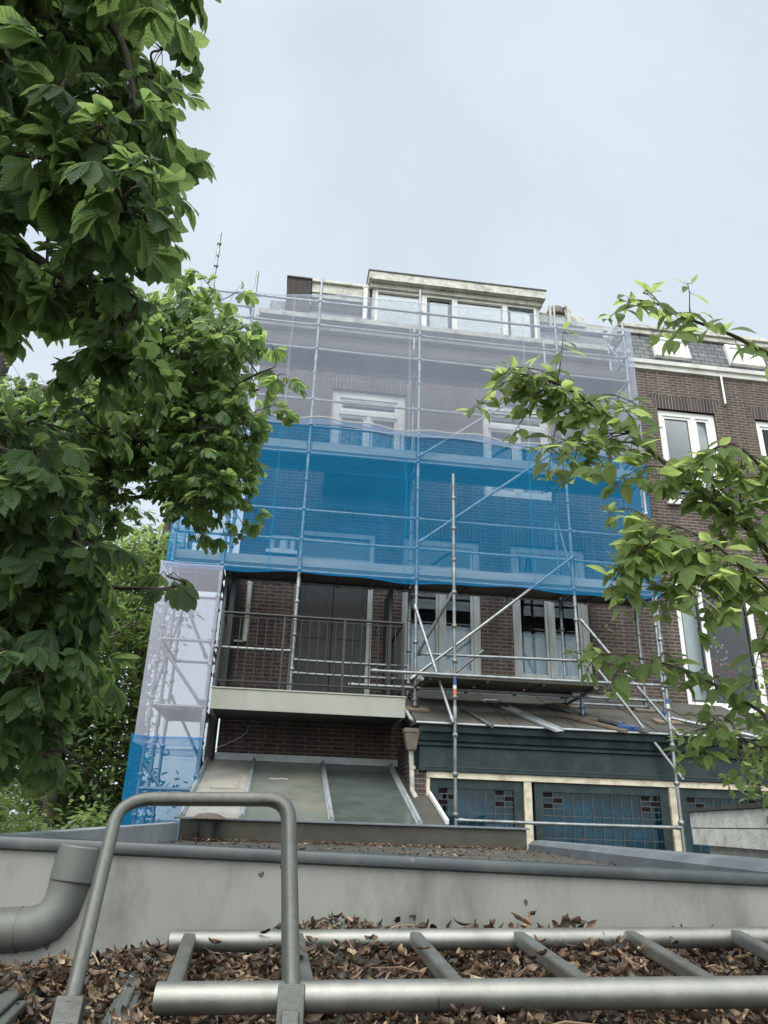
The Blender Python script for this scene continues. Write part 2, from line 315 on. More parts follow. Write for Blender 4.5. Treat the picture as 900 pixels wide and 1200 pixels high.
M['chestnutfar'] = leafmat('chestnut leaf further off', (.052,.10,.042), (.112,.178,.066), (.45,.62,.19), veins=False, tmix=.52)
M['cherry'] = leafmat('cherry leaf', (.075,.13,.045), (.165,.235,.085), (.62,.76,.25), tmix=.52)
M['treefar'] = leafmat('distant leaf', (.04,.075,.03), (.09,.14,.05), (.30,.42,.11), veins=False, tmix=.45)
M['shrub'] = leafmat('bright shrub leaf', (.09,.15,.035), (.20,.28,.07), (.34,.46,.11), veins=False)
M['dead'] = dead_leaf_mat()
M['soil'] = surf('garden soil and paving', (.12,.105,.085), (.07,.065,.05), .6, .95, dirt=(.05,.07,.03), dscale=.4, damt=.9, bump=.3)
M['redglass'] = surf('dull red glass', (.014,.009,.010), (.009,.008,.009), 12, .7, spec=.05)
M['came'] = surf('dull lead came', (.10,.105,.105), (.07,.075,.075), 12, .7, spec=.2)
M['red'] = surf('red flower petals', (.42,.05,.03), (.28,.03,.03), 20, .6)
M['petalwhite'] = surf('white blossom', (.75,.73,.72), (.6,.6,.6), 20, .6)
M['orange'] = surf('orange tape', (.60,.16,.06), (.5,.13,.05), 30, .6)
M['bluetape'] = surf('blue tape', (.04,.10,.30), (.03,.07,.2), 30, .5)
M['whitetape'] = surf('white label', (.68,.66,.62), (.5,.5,.48), 30, .5)
M['pot'] = surf('brown earthenware', (.14,.07,.04), (.09,.045,.03), 12, .6)
M['vent'] = surf('rusty brown cowl', (.15,.12,.095), (.09,.075,.065), 12, .7)

# ------------------------------------------------------------------ ground
g = MB(); n = 24
g.box(-300, -150, -.4, 300, 450, 0); o = g.build('ground', M['soil']); o['kind'] = 'structure'

# ------------------------------------------------------------------ wall with openings
def wall(x0, x1, z0, z1, y, t, holes):
    xs = sorted({x0, x1, *[h[0] for h in holes], *[h[1] for h in holes]}); zs = sorted({z0, z1, *[h[2] for h in holes], *[h[3] for h in holes]})
    nx, nz = len(xs)-1, len(zs)-1
    def solid(i, j):
        if not (0 <= i < nx and 0 <= j < nz): return False
        cx, cz = (xs[i]+xs[i+1])/2, (zs[j]+zs[j+1])/2
        return not any(h[0] < cx < h[1] and h[2] < cz < h[3] for h in holes)
    b = MB()
    for i in range(nx):
        for j in range(nz):
            if not solid(i, j): continue
            a, c, d, e = xs[i], xs[i+1], zs[j], zs[j+1]
            b.quad((a,y,d),(c,y,d),(c,y,e),(a,y,e)); b.quad((c,y+t,d),(a,y+t,d),(a,y+t,e),(c,y+t,e))
            if not solid(i-1, j): b.quad((a,y+t,d),(a,y,d),(a,y,e),(a,y+t,e))
            if not solid(i+1, j): b.quad((c,y,d),(c,y+t,d),(c,y+t,e),(c,y,e))
            if not solid(i, j-1): b.quad((a,y+t,d),(c,y+t,d),(c,y,d),(a,y,d))
            if not solid(i, j+1): b.quad((a,y,e),(c,y,e),(c,y+t,e),(a,y+t,e))
    return b
def window(parent, x0, x1, z0, z1, y, cols=(), trans=None, fw=.10, sash=.05, mat='white', name='window', label=None, top_open=True, gl='glass', sill=True, backing=None, backmat='infill', low_cols=None, sashmat=None):
    """outer frame, mullions, transom and a sash round every light; panes and sill as sub-parts"""
    b = MB(); y0, y1 = y+.06, y+.15
    b.box(x0, y0, z0, x0+fw, y1, z1); b.box(x1-fw, y0, z0, x1, y1, z1)
    b.box(x0+fw, y0, z1-fw, x1-fw, y1, z1); b.box(x0+fw, y0, z0, x1-fw, y1, z0+fw*.8)
    zz = [z0+fw*.8, z1-fw]
    if trans:
        b.box(x0+fw, y0-.012, trans-.045, x1-fw, y1, trans+.045); rows = [(zz[0], trans-.045), (trans+.045, zz[1])]
    else: rows = [tuple(zz)]
    lights = []
    for k, (za, zb) in enumerate(rows):
        cs = [x0+fw] + ([x0+(x1-x0)*c for c in cols] if (k == 0 or not top_open or not trans) else []) + [x1-fw]
        for i in range(len(cs)-1):
            a = cs[i] + (.04 if i else 0); c = cs[i+1] - (.04 if i < len(cs)-2 else 0)
            if i: b.box(cs[i]-.04, y0-.006, za, cs[i]+.04, y1, zb)
            lights.append((a, c, za, zb))
    ob = b.build(name, M[mat], parent, bevel=.006)
    if label: ob['label'] = label
    s2 = MB(); p = MB()
    for a, c, za, zb in lights:
        ya, yb = y0+.025, y1-.015
        s2.box(a, ya, za, a+sash, yb, zb); s2.box(c-sash, ya, za, c, yb, zb); s2.box(a+sash, ya, za, c-sash, yb, za+sash*1.2); s2.box(a+sash, ya, zb-sash, c-sash, yb, zb)
        p.box(a+sash, ya+.022, za+sash*1.2, c-sash, ya+.03, zb-sash)
    s2.build('sash', M[sashmat or mat], ob, bevel=.004); p.build('pane', M[gl], ob)
    if sill:
        q = MB(); q.box(x0-.05, y-.07, z0-.07, x1+.05, y0, z0-.002); q.build('sill', M[mat], ob, bevel=.008)
    if backing:
        q = MB(); nseg = 40
        for i in range(nseg):
            xa = x0+fw + (x1-x0-2*fw)*i/nseg; xb = x0+fw + (x1-x0-2*fw)*(i+1)/nseg
            q.quad((xa, y1+.10+.02*math.sin(i*1.3), backing[0]), (xb, y1+.10+.02*math.sin((i+1)*1.3), backing[0]), (xb, y1+.10+.02*math.sin((i+1)*1.3), backing[1]), (xa, y1+.10+.02*math.sin(i*1.3), backing[1]))
        q.build('backing', M[backmat], ob)
    return ob
def arch(parent, x0, x1, z, y, h=.30):
    b = MB(); k = .12
    b.prism([(x0-.02, z), (x1+.02, z), (x1+.02+k, z+h), (x0-.02-k, z+h)], y-.004, y+.05)
    b.build('arch', M['soldier'], parent)

# ------------------------------------------------------------------ main house
W = 12.0
house = thing('terraced_house', (2.7, W, 0), 'dark brick terraced house with a flat white dormer, wrapped in scaffolding and nets', 'house')
HX0, HX1 = -.94, 6.32
door_h = (.03, 1.36, 4.16, 6.93); w1 = (1.85, 3.22, 4.52, 6.93); w2 = (3.77, 5.15, 4.52, 6.93)
wa = (.45, 1.84, 7.85, 9.79); wb = (3.32, 4.66, 7.85, 9.82); wsm = (-.45, -.02, 6.5, 6.81)
wall(HX0, HX1, 0, 11.0, W, .3, [door_h, w1, w2, wa, wb, wsm]).build('wall', M['brick'], house)
b = MB(); b.box(HX0, W+.3, 0, HX0+.3, 22, 11.0); b.box(HX1-.3, W+.3, 0, HX1, 22, 11.0); b.box(HX0, 22, 0, HX1, 22.3, 11.0); b.build('side_wall', M['brick'], house)
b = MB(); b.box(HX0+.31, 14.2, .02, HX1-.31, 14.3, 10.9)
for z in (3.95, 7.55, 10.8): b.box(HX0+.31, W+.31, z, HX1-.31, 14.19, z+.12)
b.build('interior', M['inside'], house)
window(house, *w1[:4], W, (.5,), 6.35, fw=.12, mat='greywhite', backing=(4.6, 5.45), backmat='sky_reflection')  # lower sheet paints in the reflected sky, as in the next window
window(house, *w2[:4], W, (.5,), 6.35, fw=.12, mat='greywhite', backing=(4.6, 5.40), backmat='sky_reflection')
window(house, *wa[:4], W, (.5,), 9.33, fw=.15, mat='white', label='wide white window with two casements below a long top light', sill=False, backing=(7.95, 8.3))
window(house, *wb[:4], W, (.5,), 9.33, fw=.13, mat='white', sill=False, backing=(7.95, 8.3))
window(house, *wsm[:4], W, (.55,), None, fw=.05, sash=.025, mat='whitebright', label='tiny white-framed window')
for q in (w1, w2, wa, wb): arch(house, q[0], q[1], q[3], W)
# balcony door: dark leaves in a pale frame
x0, x1, z0, z1 = door_h
b = MB(); b.box(x0, W+.05, z0, x0+.09, W+.15, z1); b.box(x1-.09, W+.05, z0, x1, W+.15, z1); b.box(x0+.09, W+.05, z1-.1, x1-.09, W+.15, z1); b.box(x0+.09, W+.05, 6.36, x1-.09, W+.15, 6.45)
dr = b.build('door_frame', M['greywhite'], house, bevel=.006)
b = MB(); xm = (x0+x1)/2
for a, c in ((x0+.095, xm-.004), (xm+.004, x1-.095)):
    b.box(a, W+.09, z0+.02, c, W+.13, 6.355)
    b.box(a+.09, W+.08, z0+.9, c-.09, W+.09, 6.25)
b.build('door', M['iron'], dr, bevel=.008)
b = MB(); b.box(x0+.09, W+.1, 6.452, x1-.09, W+.11, z1-.1); b.build('fanlight', M['glass'], dr)
# first floor balcony
BY = 10.6
b = MB(); b.box(-.97, BY+.03, 3.70, 1.70, W-.002, 3.90); bal = b.build('balcony', M['render'], house)
b = MB(); b.box(-.985, BY, 3.665, 1.712, BY+.028, 3.94); b.box(-.985, BY+.029, 3.665, -.972, W-.01, 3.94); b.box(1.70, BY+.029, 3.665, 1.713, W-.01, 3.94); b.box(-1.0, BY-.012, 3.942, 1.727, BY+.05, 3.962)
b.build('fascia', M['fasciaalu'], bal, bevel=.004)
b = MB()
b.tube([(-.95, BY+.06, 5.03), (1.68, BY+.06, 5.03)], .02, 8); b.tube([(-.95, BY+.06, 4.98), (1.68, BY+.06, 4.98)], .008, 6); b.tube([(-.95, BY+.06, 4.06), (1.68, BY+.06, 4.06)], .014, 6)
k = 0; x = -.95
while x < 1.7:
    if k % 7 == 0: b.box(x-.016, BY+.045, 3.94, x+.016, BY+.075, 5.02)
    else: b.tube([(x, BY+.06, 4.06), (x, BY+.06, 4.98)], .0075, 6)
    x += .1252; k += 1
for xx in (-.95, 1.68):
    b.tube([(xx, BY+.06, 5.03), (xx, W, 5.03)], .018, 8); b.tube([(xx, BY+.06, 4.06), (xx, W, 4.06)], .013, 6)
    yy = BY+.18
    while yy < W-.05: b.tube([(xx, yy, 4.06), (xx, yy, 5.03)], .0075, 6); yy += .125
b.build('railing', M['iron'], bal)
for q in ((-.94, 11.2, 3.905, -.86, 11.98, 5.9), (1.54, 11.35, 3.905, 1.60, 11.98, 5.75)): MB().box(*q).build('privacy_screen', M['charcoal'], bal, bevel=.01)
# second floor balcony with its row of pale edge blocks
b = MB(); b.box(.38, 11.50, 7.60, 1.90, W-.002, 7.80); b2 = b.build('balcony', M['render'], house)
b = MB(); xx = .39
while xx < 1.84: b.box(xx, 11.45, 7.80, xx+.175, 11.58, 7.93); xx += .19
b.build('edge_block', M['white'], b2, bevel=.006)
b = MB(); b.tube([(.42, 11.53, 8.75), (1.86, 11.53, 8.75)], .018, 8)
for k in range(9): b.tube([(.42+k*.18, 11.53, 7.93), (.42+k*.18, 11.53, 8.75)], .008, 6)
b.build('railing', M['iron'], b2)
# vent pipes on the facade
b = MB(); b.tube([(-.70, W-.07, 4.9), (-.70, W-.07, 6.05)], .045, 10)
for z in (5.05, 5.45, 5.85): b.tube([(-.70, W-.07, z), (-.70, W-.07, z+.03)], .053, 10)
b.tube([(-1.02, W-.07, 4.9), (-.70, W-.07, 4.9)], .02, 8)
b.build('vent_pipe', M['white'], house)
b = MB(); b.tube([(1.98, W-.06, 5.9), (1.98, W-.06, 9.0)], .035, 10); b.tube([(1.98, W-.06, 8.62), (1.98, W-.06, 8.70)], .048, 10); b.build('rain_pipe', M['greywhite'], house)
b = MB(); b.tube([(-1.03, W-.10, 0), (-1.03, W-.10, 6.1)], .075, 12)
for z in (1.5, 2.9, 4.3, 5.7): b.tube([(-1.03, W-.10, z), (-1.03, W-.10, z+.06)], .09, 12)
b.build('rain_pipe', M['iron'], house)
# white string course strips over the second floor window
b = MB(); b.box(.47, W-.03, 10.17, .95, W-.003, 10.21); b.box(1.0, W-.03, 10.17, 1.78, W-.003, 10.21); b.build('trim', M['whitebright'], house)
# cornice
b = MB(); b.prismx([(W-.003, 10.98), (W-.10, 11.0), (W-.14, 11.10), (W-.26, 11.13), (W-.28, 11.22), (W+.15, 11.24), (W+.15, 10.98)], HX0-.12, HX1-.002); b.build('cornice', M['oldwhite'], house)
# mansard, flat roof behind, dormer
b = MB(); b.prismx([(W+.10, 11.245), (W+.62, 12.12), (W+.9, 12.12), (W+.9, 11.245)], HX0+.02, HX1-.004); b.build('roof', M['slate'], house)
b = MB(); b.box(HX0+.02, W+.9, 11.0, HX1-.004, 21.9, 12.15); b.build('flat_roof', M['felt'], house)
b = MB(); b.box(4.68, W+.55, 12.12, 6.2, W+.72, 12.25); b.box(4.68, W+.50, 12.252, 5.78, W+.72, 12.50); b.box(5.8, W+.56, 12.252, 6.31, W+.72, 12.40); b.build('roof_edge', M['oldwhite'], house, bevel=.008)
D = 12.28
b = MB(); b.box(1.14, D+.02, 11.40, 1.20, 14.6, 12.52); b.box(4.62, D+.02, 11.40, 4.68, 14.6, 12.52); b.box(1.2, 14.5, 11.3, 4.62, 14.6, 12.52); b.box(1.2, D+.02, 11.3, 4.62, D+.14, 11.50); dm = b.build('dormer', M['oldwhite'], house)
b = MB(); b.box(1.04, D-.17, 12.55, 4.78, 14.8, 12.74); b.box(1.04, D-.175, 12.545, 4.78, D-.171, 12.70)
b.build('dormer_roof', M['oldwhite'], dm, bevel=.012)
b = MB(); b.box(1.02, D-.19, 12.742, 4.80, 14.82, 12.765); b.build('roof_trim', M['epdm'], dm)
b = MB(); b.box(1.08, D-.05, 12.44, 4.74, D+.02, 12.543); b.build('head_trim', M['oldwhite'], dm)
for (a, c, dark) in ((1.20, 2.22, 0), (2.22, 2.86, 1), (2.86, 3.94, 0), (3.94, 4.62, 1)):
    window(dm, a, c, 11.5, 12.44, D-.05, (), None, fw=.055, sash=.065 if dark else .012, mat='white', sill=False, sashmat='charcoal' if dark else 'white')
b = MB(); b.box(1.2, D+.106, 11.52, 4.62, D+.12, 12.5); b.build('backing', M['infill'], dm)
b = MB(); b.box(-.60, W+.32, 11.2, -.12, W+.9, 12.50); b.box(-.62, W+.30, 12.502, -.103, W+.92, 12.54); b.build('chimney', M['brickdark'], house)
b = MB(); b.box(-.10, W+.40, 12.15, 1.10, W+.56, 12.50); b.box(-.10, W+.34, 12.502, 1.12, W+.6, 12.56); b.box(-.1, W+.37, 12.25, 1.1, W+.398, 12.29); b.build('parapet', M['oldwhite'], house, bevel=.008)
b = MB(); b.box(-.1, W+.45, 11.25, 1.12, W+.9, 12.148); b.build('parapet_wall', M['brickdark'], house)
b = MB(); b.tube([(1.0, W+.25, 11.6), (1.0, W+.25, 12.38)], .05, 12); b.lathe((1.0, W+.25, 12.38), [(.05,0),(.068,.01),(.068,.05),(.03,.07)], 12); b.build('flue', M['white'], house)
b = MB(); b.tube([(4.97, W+.42, 12.0), (4.97, W+.42, 12.62)], .035, 10); b.tube([(5.38, W+.42, 12.2), (5.38, W+.42, 12.55), (5.36, W+.42, 12.62), (5.30, W+.42, 12.66)], .05, 10)
b.build('flue', M['oldwhite'], house)
b = MB(); b.lathe((5.17, W+.60, 12.5), [(.20,0),(.20,.10),(.17,.18),(.09,.24),(.01,.26)], 18); b.build('roof_cowl', M['vent'], house)
# cable down the wall under the balcony
b = MB(); b.tube([(-.50, W-.02, 3.62), (-.52, W-.03, 3.5), (-.66, W-.05, 3.40), (-.9, W-.06, 3.28), (-1.0, W-.06, 3.2)], .006, 5); b.build('cable', M['whitetape'], house)

# ------------------------------------------------------------------ neighbour
nb = thing('terraced_house', (10.5, W, 0), 'neighbouring brick house with slate mansard and large white-framed windows, clear of nets', 'house')
NX0, NX1 = HX1+.004, 15.0
n1 = (6.9, 8.12, 8.05, 10.08); n2 = (6.78, 8.28, 4.27, 6.76); n3 = (8.98, 10.3, 8.05, 10.05); n4 = (9.1, 10.6, 4.27, 6.76)
n5 = (11.2, 12.6, 8.05, 10.05); n6 = (11.4, 12.9, 4.27, 6.76)
wall(NX0, NX1, 0, 11.0, W+.01, .3, [n1, n2, n3, n4, n5, n6]).build('wall', M['brick2'], nb)
b = MB(); b.box(NX1-.3, W+.31, 0, NX1, 22, 11.0); b.box(NX0, 22, 0, NX1, 22.3, 11.0); b.build('side_wall', M['brick2'], nb)
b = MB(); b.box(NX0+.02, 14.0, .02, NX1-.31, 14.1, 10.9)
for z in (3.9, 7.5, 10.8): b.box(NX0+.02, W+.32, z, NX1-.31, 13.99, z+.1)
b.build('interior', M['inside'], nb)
for q, bl in ((n1, None), (n3, (9.0, 9.9)), (n5, None)): window(nb, *q, W+.01, (.62,), None, fw=.12, mat='whitebright', backing=bl); arch(nb, q[0], q[1], q[3], W+.01, .3)
ww = window(nb, *n2, W+.01, (.34,), None, fw=.11, sash=.03, mat='whitebright', sashmat='charcoal', label='large white window, lower one, with red flowers behind its glass')
for q in (n4, n6): window(nb, *q, W+.01, (.34,), None, fw=.11, sash=.03, mat='whitebright', sashmat='charcoal')
b = MB(); b.box(n2[0]+.11, W+.30, n2[2]+.1, n2[0]+.55, W+.31, n2[3]-.15); b.build('backing', M['infill'], ww)  # pale sheet standing for sky reflected in the narrow sash
for q in (n2, n4, n6): arch(nb, q[0], q[1], q[3], W+.01, .3)
b = MB(); b.tube([(6.95, W-.28, 8.5), (8.1, W-.28, 8.5)], .02, 8)
for k in range(9): b.tube([(6.97+k*.14, W-.28, 8.0), (6.97+k*.14, W-.28, 8.5)], .009, 6)
b.tube([(6.95, W-.28, 8.0), (8.1, W-.28, 8.0)], .016, 8)
for xx in (6.95, 8.1): b.tube([(xx, W-.28, 8.45), (xx, W+.02, 8.45)], .014, 6); b.tube([(xx, W-.28, 8.0), (xx, W+.02, 8.0)], .014, 6)
b.build('window_guard', M['iron'], nb)
b = MB(); b.prismx([(W+.006, 10.95), (W-.04, 10.96), (W-.05, 11.04), (W-.10, 11.06), (W-.115, 11.14), (W+.15, 11.16), (W+.15, 10.95)], NX0, NX1+.1); b.build('cornice', M['white'], nb)
b = MB(); b.prismx([(W+.02, 11.165), (W+.20, 11.96), (W+.9, 11.96), (W+.9, 11.165)], NX0, NX1); b.build('roof', M['slate'], nb)
b = MB(); b.box(NX0, W+.9, 11.0, NX1, 21.9, 12.02); b.build('flat_roof', M['felt'], nb)
b = MB(); b.box(NX0, W+.14, 11.962, NX1, W+.7, 12.07); b.box(NX0, W+.09, 12.072, NX1, W+.7, 12.16); b.build('roof_edge', M['oldwhite'], nb, bevel=.008)
def roof_light(x0, x1, zl, zh):
    sl = .18/.795; ya = W+.02+(zl-11.165)*sl; yb = W+.02+(zh-11.165)*sl
    nrm = Vector((0, -.795, .18)).normalized(); A, Bq = Vector((0, ya, zl)), Vector((0, yb, zh)); d = (Bq-A).normalized(); b = MB()
    for xx in (x0, x1): b.obox(Vector((xx,0,0))+(A+Bq)/2+nrm*.04, (.035,0,0), d*((Bq-A).length/2+.035), nrm*.045)
    for P in (A, Bq): b.obox(Vector(((x0+x1)/2,0,0))+P+nrm*.038, ((x1-x0)/2-.036,0,0), d*.034, nrm*.045)
    fr = b.build('roof_window', M['whitebright'], nb, bevel=.006)
    b = MB(); b.obox(Vector(((x0+x1)/2,0,0))+(A+Bq)/2+nrm*.035, ((x1-x0)/2-.036,0,0), d*((Bq-A).length/2-.036), nrm*.008); b.build('pane', M['infill'], fr)
roof_light(7.05, 7.75, 11.36, 11.84); roof_light(8.7, 9.4, 11.36, 11.84); roof_light(10.5, 11.2, 11.36, 11.84)
b = MB(); b.box(6.44, W-.02, 9.80, 6.66, W+.008, 10.0)
for k in range(5): b.box(6.46, W-.03, 9.815+k*.036, 6.64, W-.021, 9.837+k*.036)
b.build('air_brick', M['whitebright'], nb)
b = MB(); b.tube([(8.44, W-.06, 3.6), (8.44, W-.06, 6.6)], .035, 10)
for z in (4.2, 5.2, 6.2): b.tube([(8.44, W-.06, z), (8.44, W-.06, z+.04)], .045, 10)
b.build('rain_pipe', M['whitebright'], nb)
b = MB(); b.tube([(8.35, W-.05, 10.3), (8.35, W-.05, 10.95)], .02, 8); b.build('rain_pipe', M['whitebright'], nb)
# flowers on the neighbour's window ledge
fl = thing('flower_vase', (7.62, W+.35, 4.4), 'red and white flowers in a vase behind the lower neighbouring window', 'flowers')
b = MB(); b.lathe((7.62, W+.35, 4.37), [(.05,0),(.075,.05),(.085,.16),(.05,.28),(.06,.32)], 14); b.build('vase', M['glass'], fl)
b = MB(); bw = MB(); bs = MB()
for k in range(34):
    c = Vector((7.62+R.uniform(-.26,.3), W+.35+R.uniform(-.08,.1), 4.85+R.uniform(-.12,.28))); r = R.uniform(.025,.05)
    bs.tube([(7.62, W+.35, 4.6), (c+Vector((7.62,W+.35,4.7)))/2, c], .004, 4)
    for q in range(5): b.obox(c+Vector((R.uniform(-r,r),R.uniform(-r,r),R.uniform(-r,r))), Vector((R.uniform(-1,1),R.uniform(-1,1),R.uniform(-1,1)))*r*.8, Vector((R.uniform(-1,1),R.uniform(-1,1),R.uniform(-1,1)))*r*.8, (0,0,.003))
for k in range(24):
    c = Vector((7.58+R.uniform(-.2,.3), W+.35+R.uniform(-.08,.1), 5.1+R.uniform(-.05,.55))); r = .02
    bs.tube([(7.62, W+.35, 4.6), c], .003, 4)
    bw.lathe(c, [(.004,-r),(r,-r*.4),(r,r*.4),(.004,r)], 6)
b.build('red_blossom', M['red'], fl); bw.build('white_blossom', M['petalwhite'], fl); bs.build('stem', M['twig'], fl)

# ------------------------------------------------------------------ rear extension
EY = 10.5; EX0, EX1 = 1.83, 7.25
ex = thing('garden_extension', (4.5, EY, 0), 'single-storey extension with dark green fascia, cream frames and blue leaded windows', 'extension')
panels = [(2.03, 3.35), (3.49, 5.46), (5.58, 7.05)]
b = MB(); b.box(EX0, EY, 0, 2.0, EY+.3, 2.98); b.box(EX0, EY+.301, 0, EX0+.25, W-.003, 3.35); b.box(2.0, EY+.02, 0, EX1, EY+.28, 1.72); b.box(EX1-.2, EY, 1.721, EX1, EY+.3, 2.98); b.box(EX1-.25, EY+.301, 0, EX1, W-.003, 3.35)
b.build('wall', M['brick'], ex)
# cream frame: head, mullions, sill
b = MB(); b.box(2.0, EY-.03, 2.88, EX1, EY+.09, 2.965)
for xx in (2.0, 3.36, 5.47): b.box(xx, EY-.02, 1.74, xx+(.05 if xx == 2.0 else .11), EY+.08, 2.879)
b.box(2.0, EY-.06, 1.70, EX1, EY+.10, 1.739)
b.build('window_frame', M['cream'], ex, bevel=.006)
for (a, c) in panels:
    b = MB(); f = .12; y0, y1 = EY+.005, EY+.07; z0, z1 = 1.742, 2.877
    a += .025; c -= .01
    b.box(a, y0, z0, a+f, y1, z1); b.box(c-f, y0, z0, c, y1, z1); b.box(a+f, y0, z1-f, c-f, y1, z1); b.box(a+f, y0, z0, c-f, y1, z0+.14)
    wn = b.build('window', M['green'], ex, bevel=.005)
    ga, gc, gz0, gz1 = a+f, c-f, z0+.14, z1-f
    b = MB(); b.box(ga, EY+.035, gz0, gc, EY+.041, gz1); b.build('pane', M['glassold'], wn)
    b = MB(); nx = max(4, round((gc-ga)/.137)); sx = (gc-ga)/nx
    for i in range(1, nx):
        b.box(ga+i*sx-.0038, EY+.025, gz0, ga+i*sx+.0038, EY+.05, gz1)
    zz = gz1-.30
    while zz > gz0: b.box(ga, EY+.027, zz-.0038, gc, EY+.048, zz+.0038); zz -= .28
    for z in (gz1-.07, gz1-.14, gz1-.21):
        b.box(ga, EY+.026, z-.004, ga+2*sx, EY+.049, z+.004); b.box(gc-2*sx, EY+.026, z-.004, gc, EY+.049, z+.004)
    b.build('lead_came', M['came'], wn)
    for side in (0, 1):
        b = MB()
        for k in range(3):
            xx = ga+(.3+k%2)*sx if side == 0 else gc-(1.7-k%2)*sx
            xx = ga+(k%2)*sx+.006 if side == 0 else gc-(2-k%2)*sx+.006
            b.box(xx, EY+.030, gz1-.07*(k+1)+.006, xx+sx-.012, EY+.034, gz1-.07*k-.006)
        b.build('red_glass', M['redglass'], wn)
# blue cloth hung inside the windows
b = MB(); n = 120
for i in range(n):
    xa, xb = 2.05+5.1*i/n, 2.05+5.1*(i+1)/n
    f = lambda x, z: EY+.24+.03*math.sin(x*9+z*3)+.02*math.sin(x*23)
    for (za, zb) in ((2.05,2.3),(2.3,2.55),(2.55,2.8)):
        b.quad((xa,f(xa,za),za),(xb,f(xb,za),za),(xb,f(xb,zb),zb),(xa,f(xa,zb),zb))
b.smooth = True; b.build('blue_blind', M['bluecloth'], ex)
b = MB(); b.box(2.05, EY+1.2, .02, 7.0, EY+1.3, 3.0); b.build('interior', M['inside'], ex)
# fascia and cornice
b = MB(); b.box(EX0+.06, EY-.06, 2.967, EX1+.05, EY+.30, 3.29); fa = b.build('fascia', M['green'], ex, bevel=.006)
b = MB(); b.prismx([(EY-.061, 3.292), (EY-.10, 3.30), (EY-.10, 3.34), (EY-.14, 3.36), (EY-.16, 3.44), (EY-.21, 3.47), (EY-.22, 3.55), (EY+.28, 3.58), (EY+.28, 3.292)], EX0+.03, EX1+.08); b.build('cornice', M['green'], ex)
b = MB(); b.box(EX0+.06, EY-.066, 3.02, EX1+.05, EY-.0605, 3.035); b.build('moulding', M['charcoal'], fa)
b = MB(); b.prismx([(EY-.25, 3.56), (EY-.25, 3.585), (W-.004, 4.30), (W-.004, 4.0), (EY+.3, 3.57)], EX0-.02, EX1+.1); rf = b.build('roof', M['feltpale'], ex)
RS = (4.30-3.585)/(W-.004-EY+.25)
def roofz(y): return 3.585 + (y-EY+.25)*RS
def onroof(u, v, lift=0):
    q = ray(u, v); t = (roofz(0)-2.3+lift)/(q.z-q.y*RS); return EYE+q*t
b = MB(); b.tube([(EX0-.02, EY-.255, 3.575), (EX1+.1, EY-.255, 3.575)], .016, 8); b.build('roof_edge', M['zinc'], rf)
for x in (3.15, 4.1, 5.3, 6.2): MB().beam((x, EY-.2, roofz(EY-.2)+.006), (x, W-.05, roofz(W-.05)+.006), .02, .012).build('seam', M['felt'], rf)
b = MB(); b.box(EX0, W-.05, 4.22, 5.6, W-.004, 4.36); b.build('flashing', M['lead'], rf)
# hopper head and broken downpipe on the brick pier
hp = thing('downpipe', (1.77, EY-.08, 2.6), 'short white downpipe with a tapered rusty hopper head on the brick pier', 'downpipe')
b = MB(); c = Vector((1.77, EY-.10, 0)); zt, zb = 3.49, 3.22
def frus(b, c, hw0, hd0, z0, hw1, hd1, z1):
    n = len(b.v)
    for hw, hd, z in ((hw0,hd0,z0),(hw1,hd1,z1)): b.v += [Vector((c[0]-hw,c[1]-hd,z)), Vector((c[0]+hw,c[1]-hd,z)), Vector((c[0]+hw,c[1]+hd,z)), Vector((c[0]-hw,c[1]+hd,z))]
    b.f += [(n,n+3,n+2,n+1),(n+4,n+5,n+6,n+7),(n,n+1,n+5,n+4),(n+1,n+2,n+6,n+5),(n+2,n+3,n+7,n+6),(n+3,n,n+4,n+7)]
frus(b, c, .06, .06, zb, .10, .09, 3.44); frus(b, c, .11, .098, 3.442, .11, .098, 3.5); b.build('hopper', M['vent'], hp, bevel=.006)
b = MB(); b.tube([(1.775, EY-.06, 3.22), (1.79, EY-.06, 3.0), (1.80, EY-.06, 2.72), (1.83, EY-.10, 2.64), (1.85, EY-.14, 2.61)], .034, 10); b.tube([(1.80, EY-.06, 2.98), (1.801, EY-.06, 3.02)], .042, 10); b.build('pipe', M['oldwhite'], hp)
b = MB(); b.tube([(1.72, BY+.1, 3.80), (1.80, BY+.02, 3.66), (1.85, EY-.05, 3.60)], .03, 10); b.build('gutter_outlet', M['zinc'], hp)

# loose things on the extension roof
def lay(name, uv0, uv1, label, cat, kind='pole', r=.024, mat='galv', w=.2, lift=.03, group=None):
    p, q = onroof(*uv0, lift), onroof(*uv1, lift); b = MB()
    if kind == 'pole':
        b.tube([p, q], r, 12); d = (q-p).normalized()
        b.tube([p-d*.001, p+d*.03], r*1.12, 12); b.tube([q-d*.03, q+d*.001], r*1.12, 12)
    else:
        nrm = Vector((0, -RS, 1)).normalized(); d = (q-p).normalized(); s = d.cross(nrm).normalized()
        b.obox((p+q)/2, d*(q-p).length/2, s*w/2, nrm*.006)
        for k in (-1, 1): b.obox((p+q)/2+s*(w/2-.01)*k+nrm*.018, d*(q-p).length/2, s*.008, nrm*.011)
    return tag(b.build(name, M[mat], bevel=.002 if kind != 'pole' else 0), label, cat, group)
lay('loose_pole', (540,829), (577,851), 'short thin galvanised pole lying on the extension roof near the pale zinc strip', 'pole', r=.022, group='loose poles on the extension roof')
lay('loose_pole', (787,842), (888,864), 'long grey pole lying on the extension roof below the neighbouring window', 'pole', r=.03, mat='galv', lift=.06, group='loose poles on the extension roof')
lay('metal_strip', (592,829), (656,857), 'pale zinc strip lying alone across the dark roof felt', 'metal strip', 'strip', w=.16, mat='zinc', lift=.02)
lay('gutter_length', (640,826), (760,858), 'long folded metal gutter section lying aslant on the roof felt', 'gutter', 'strip', w=.11, mat='galvdark', lift=.03)
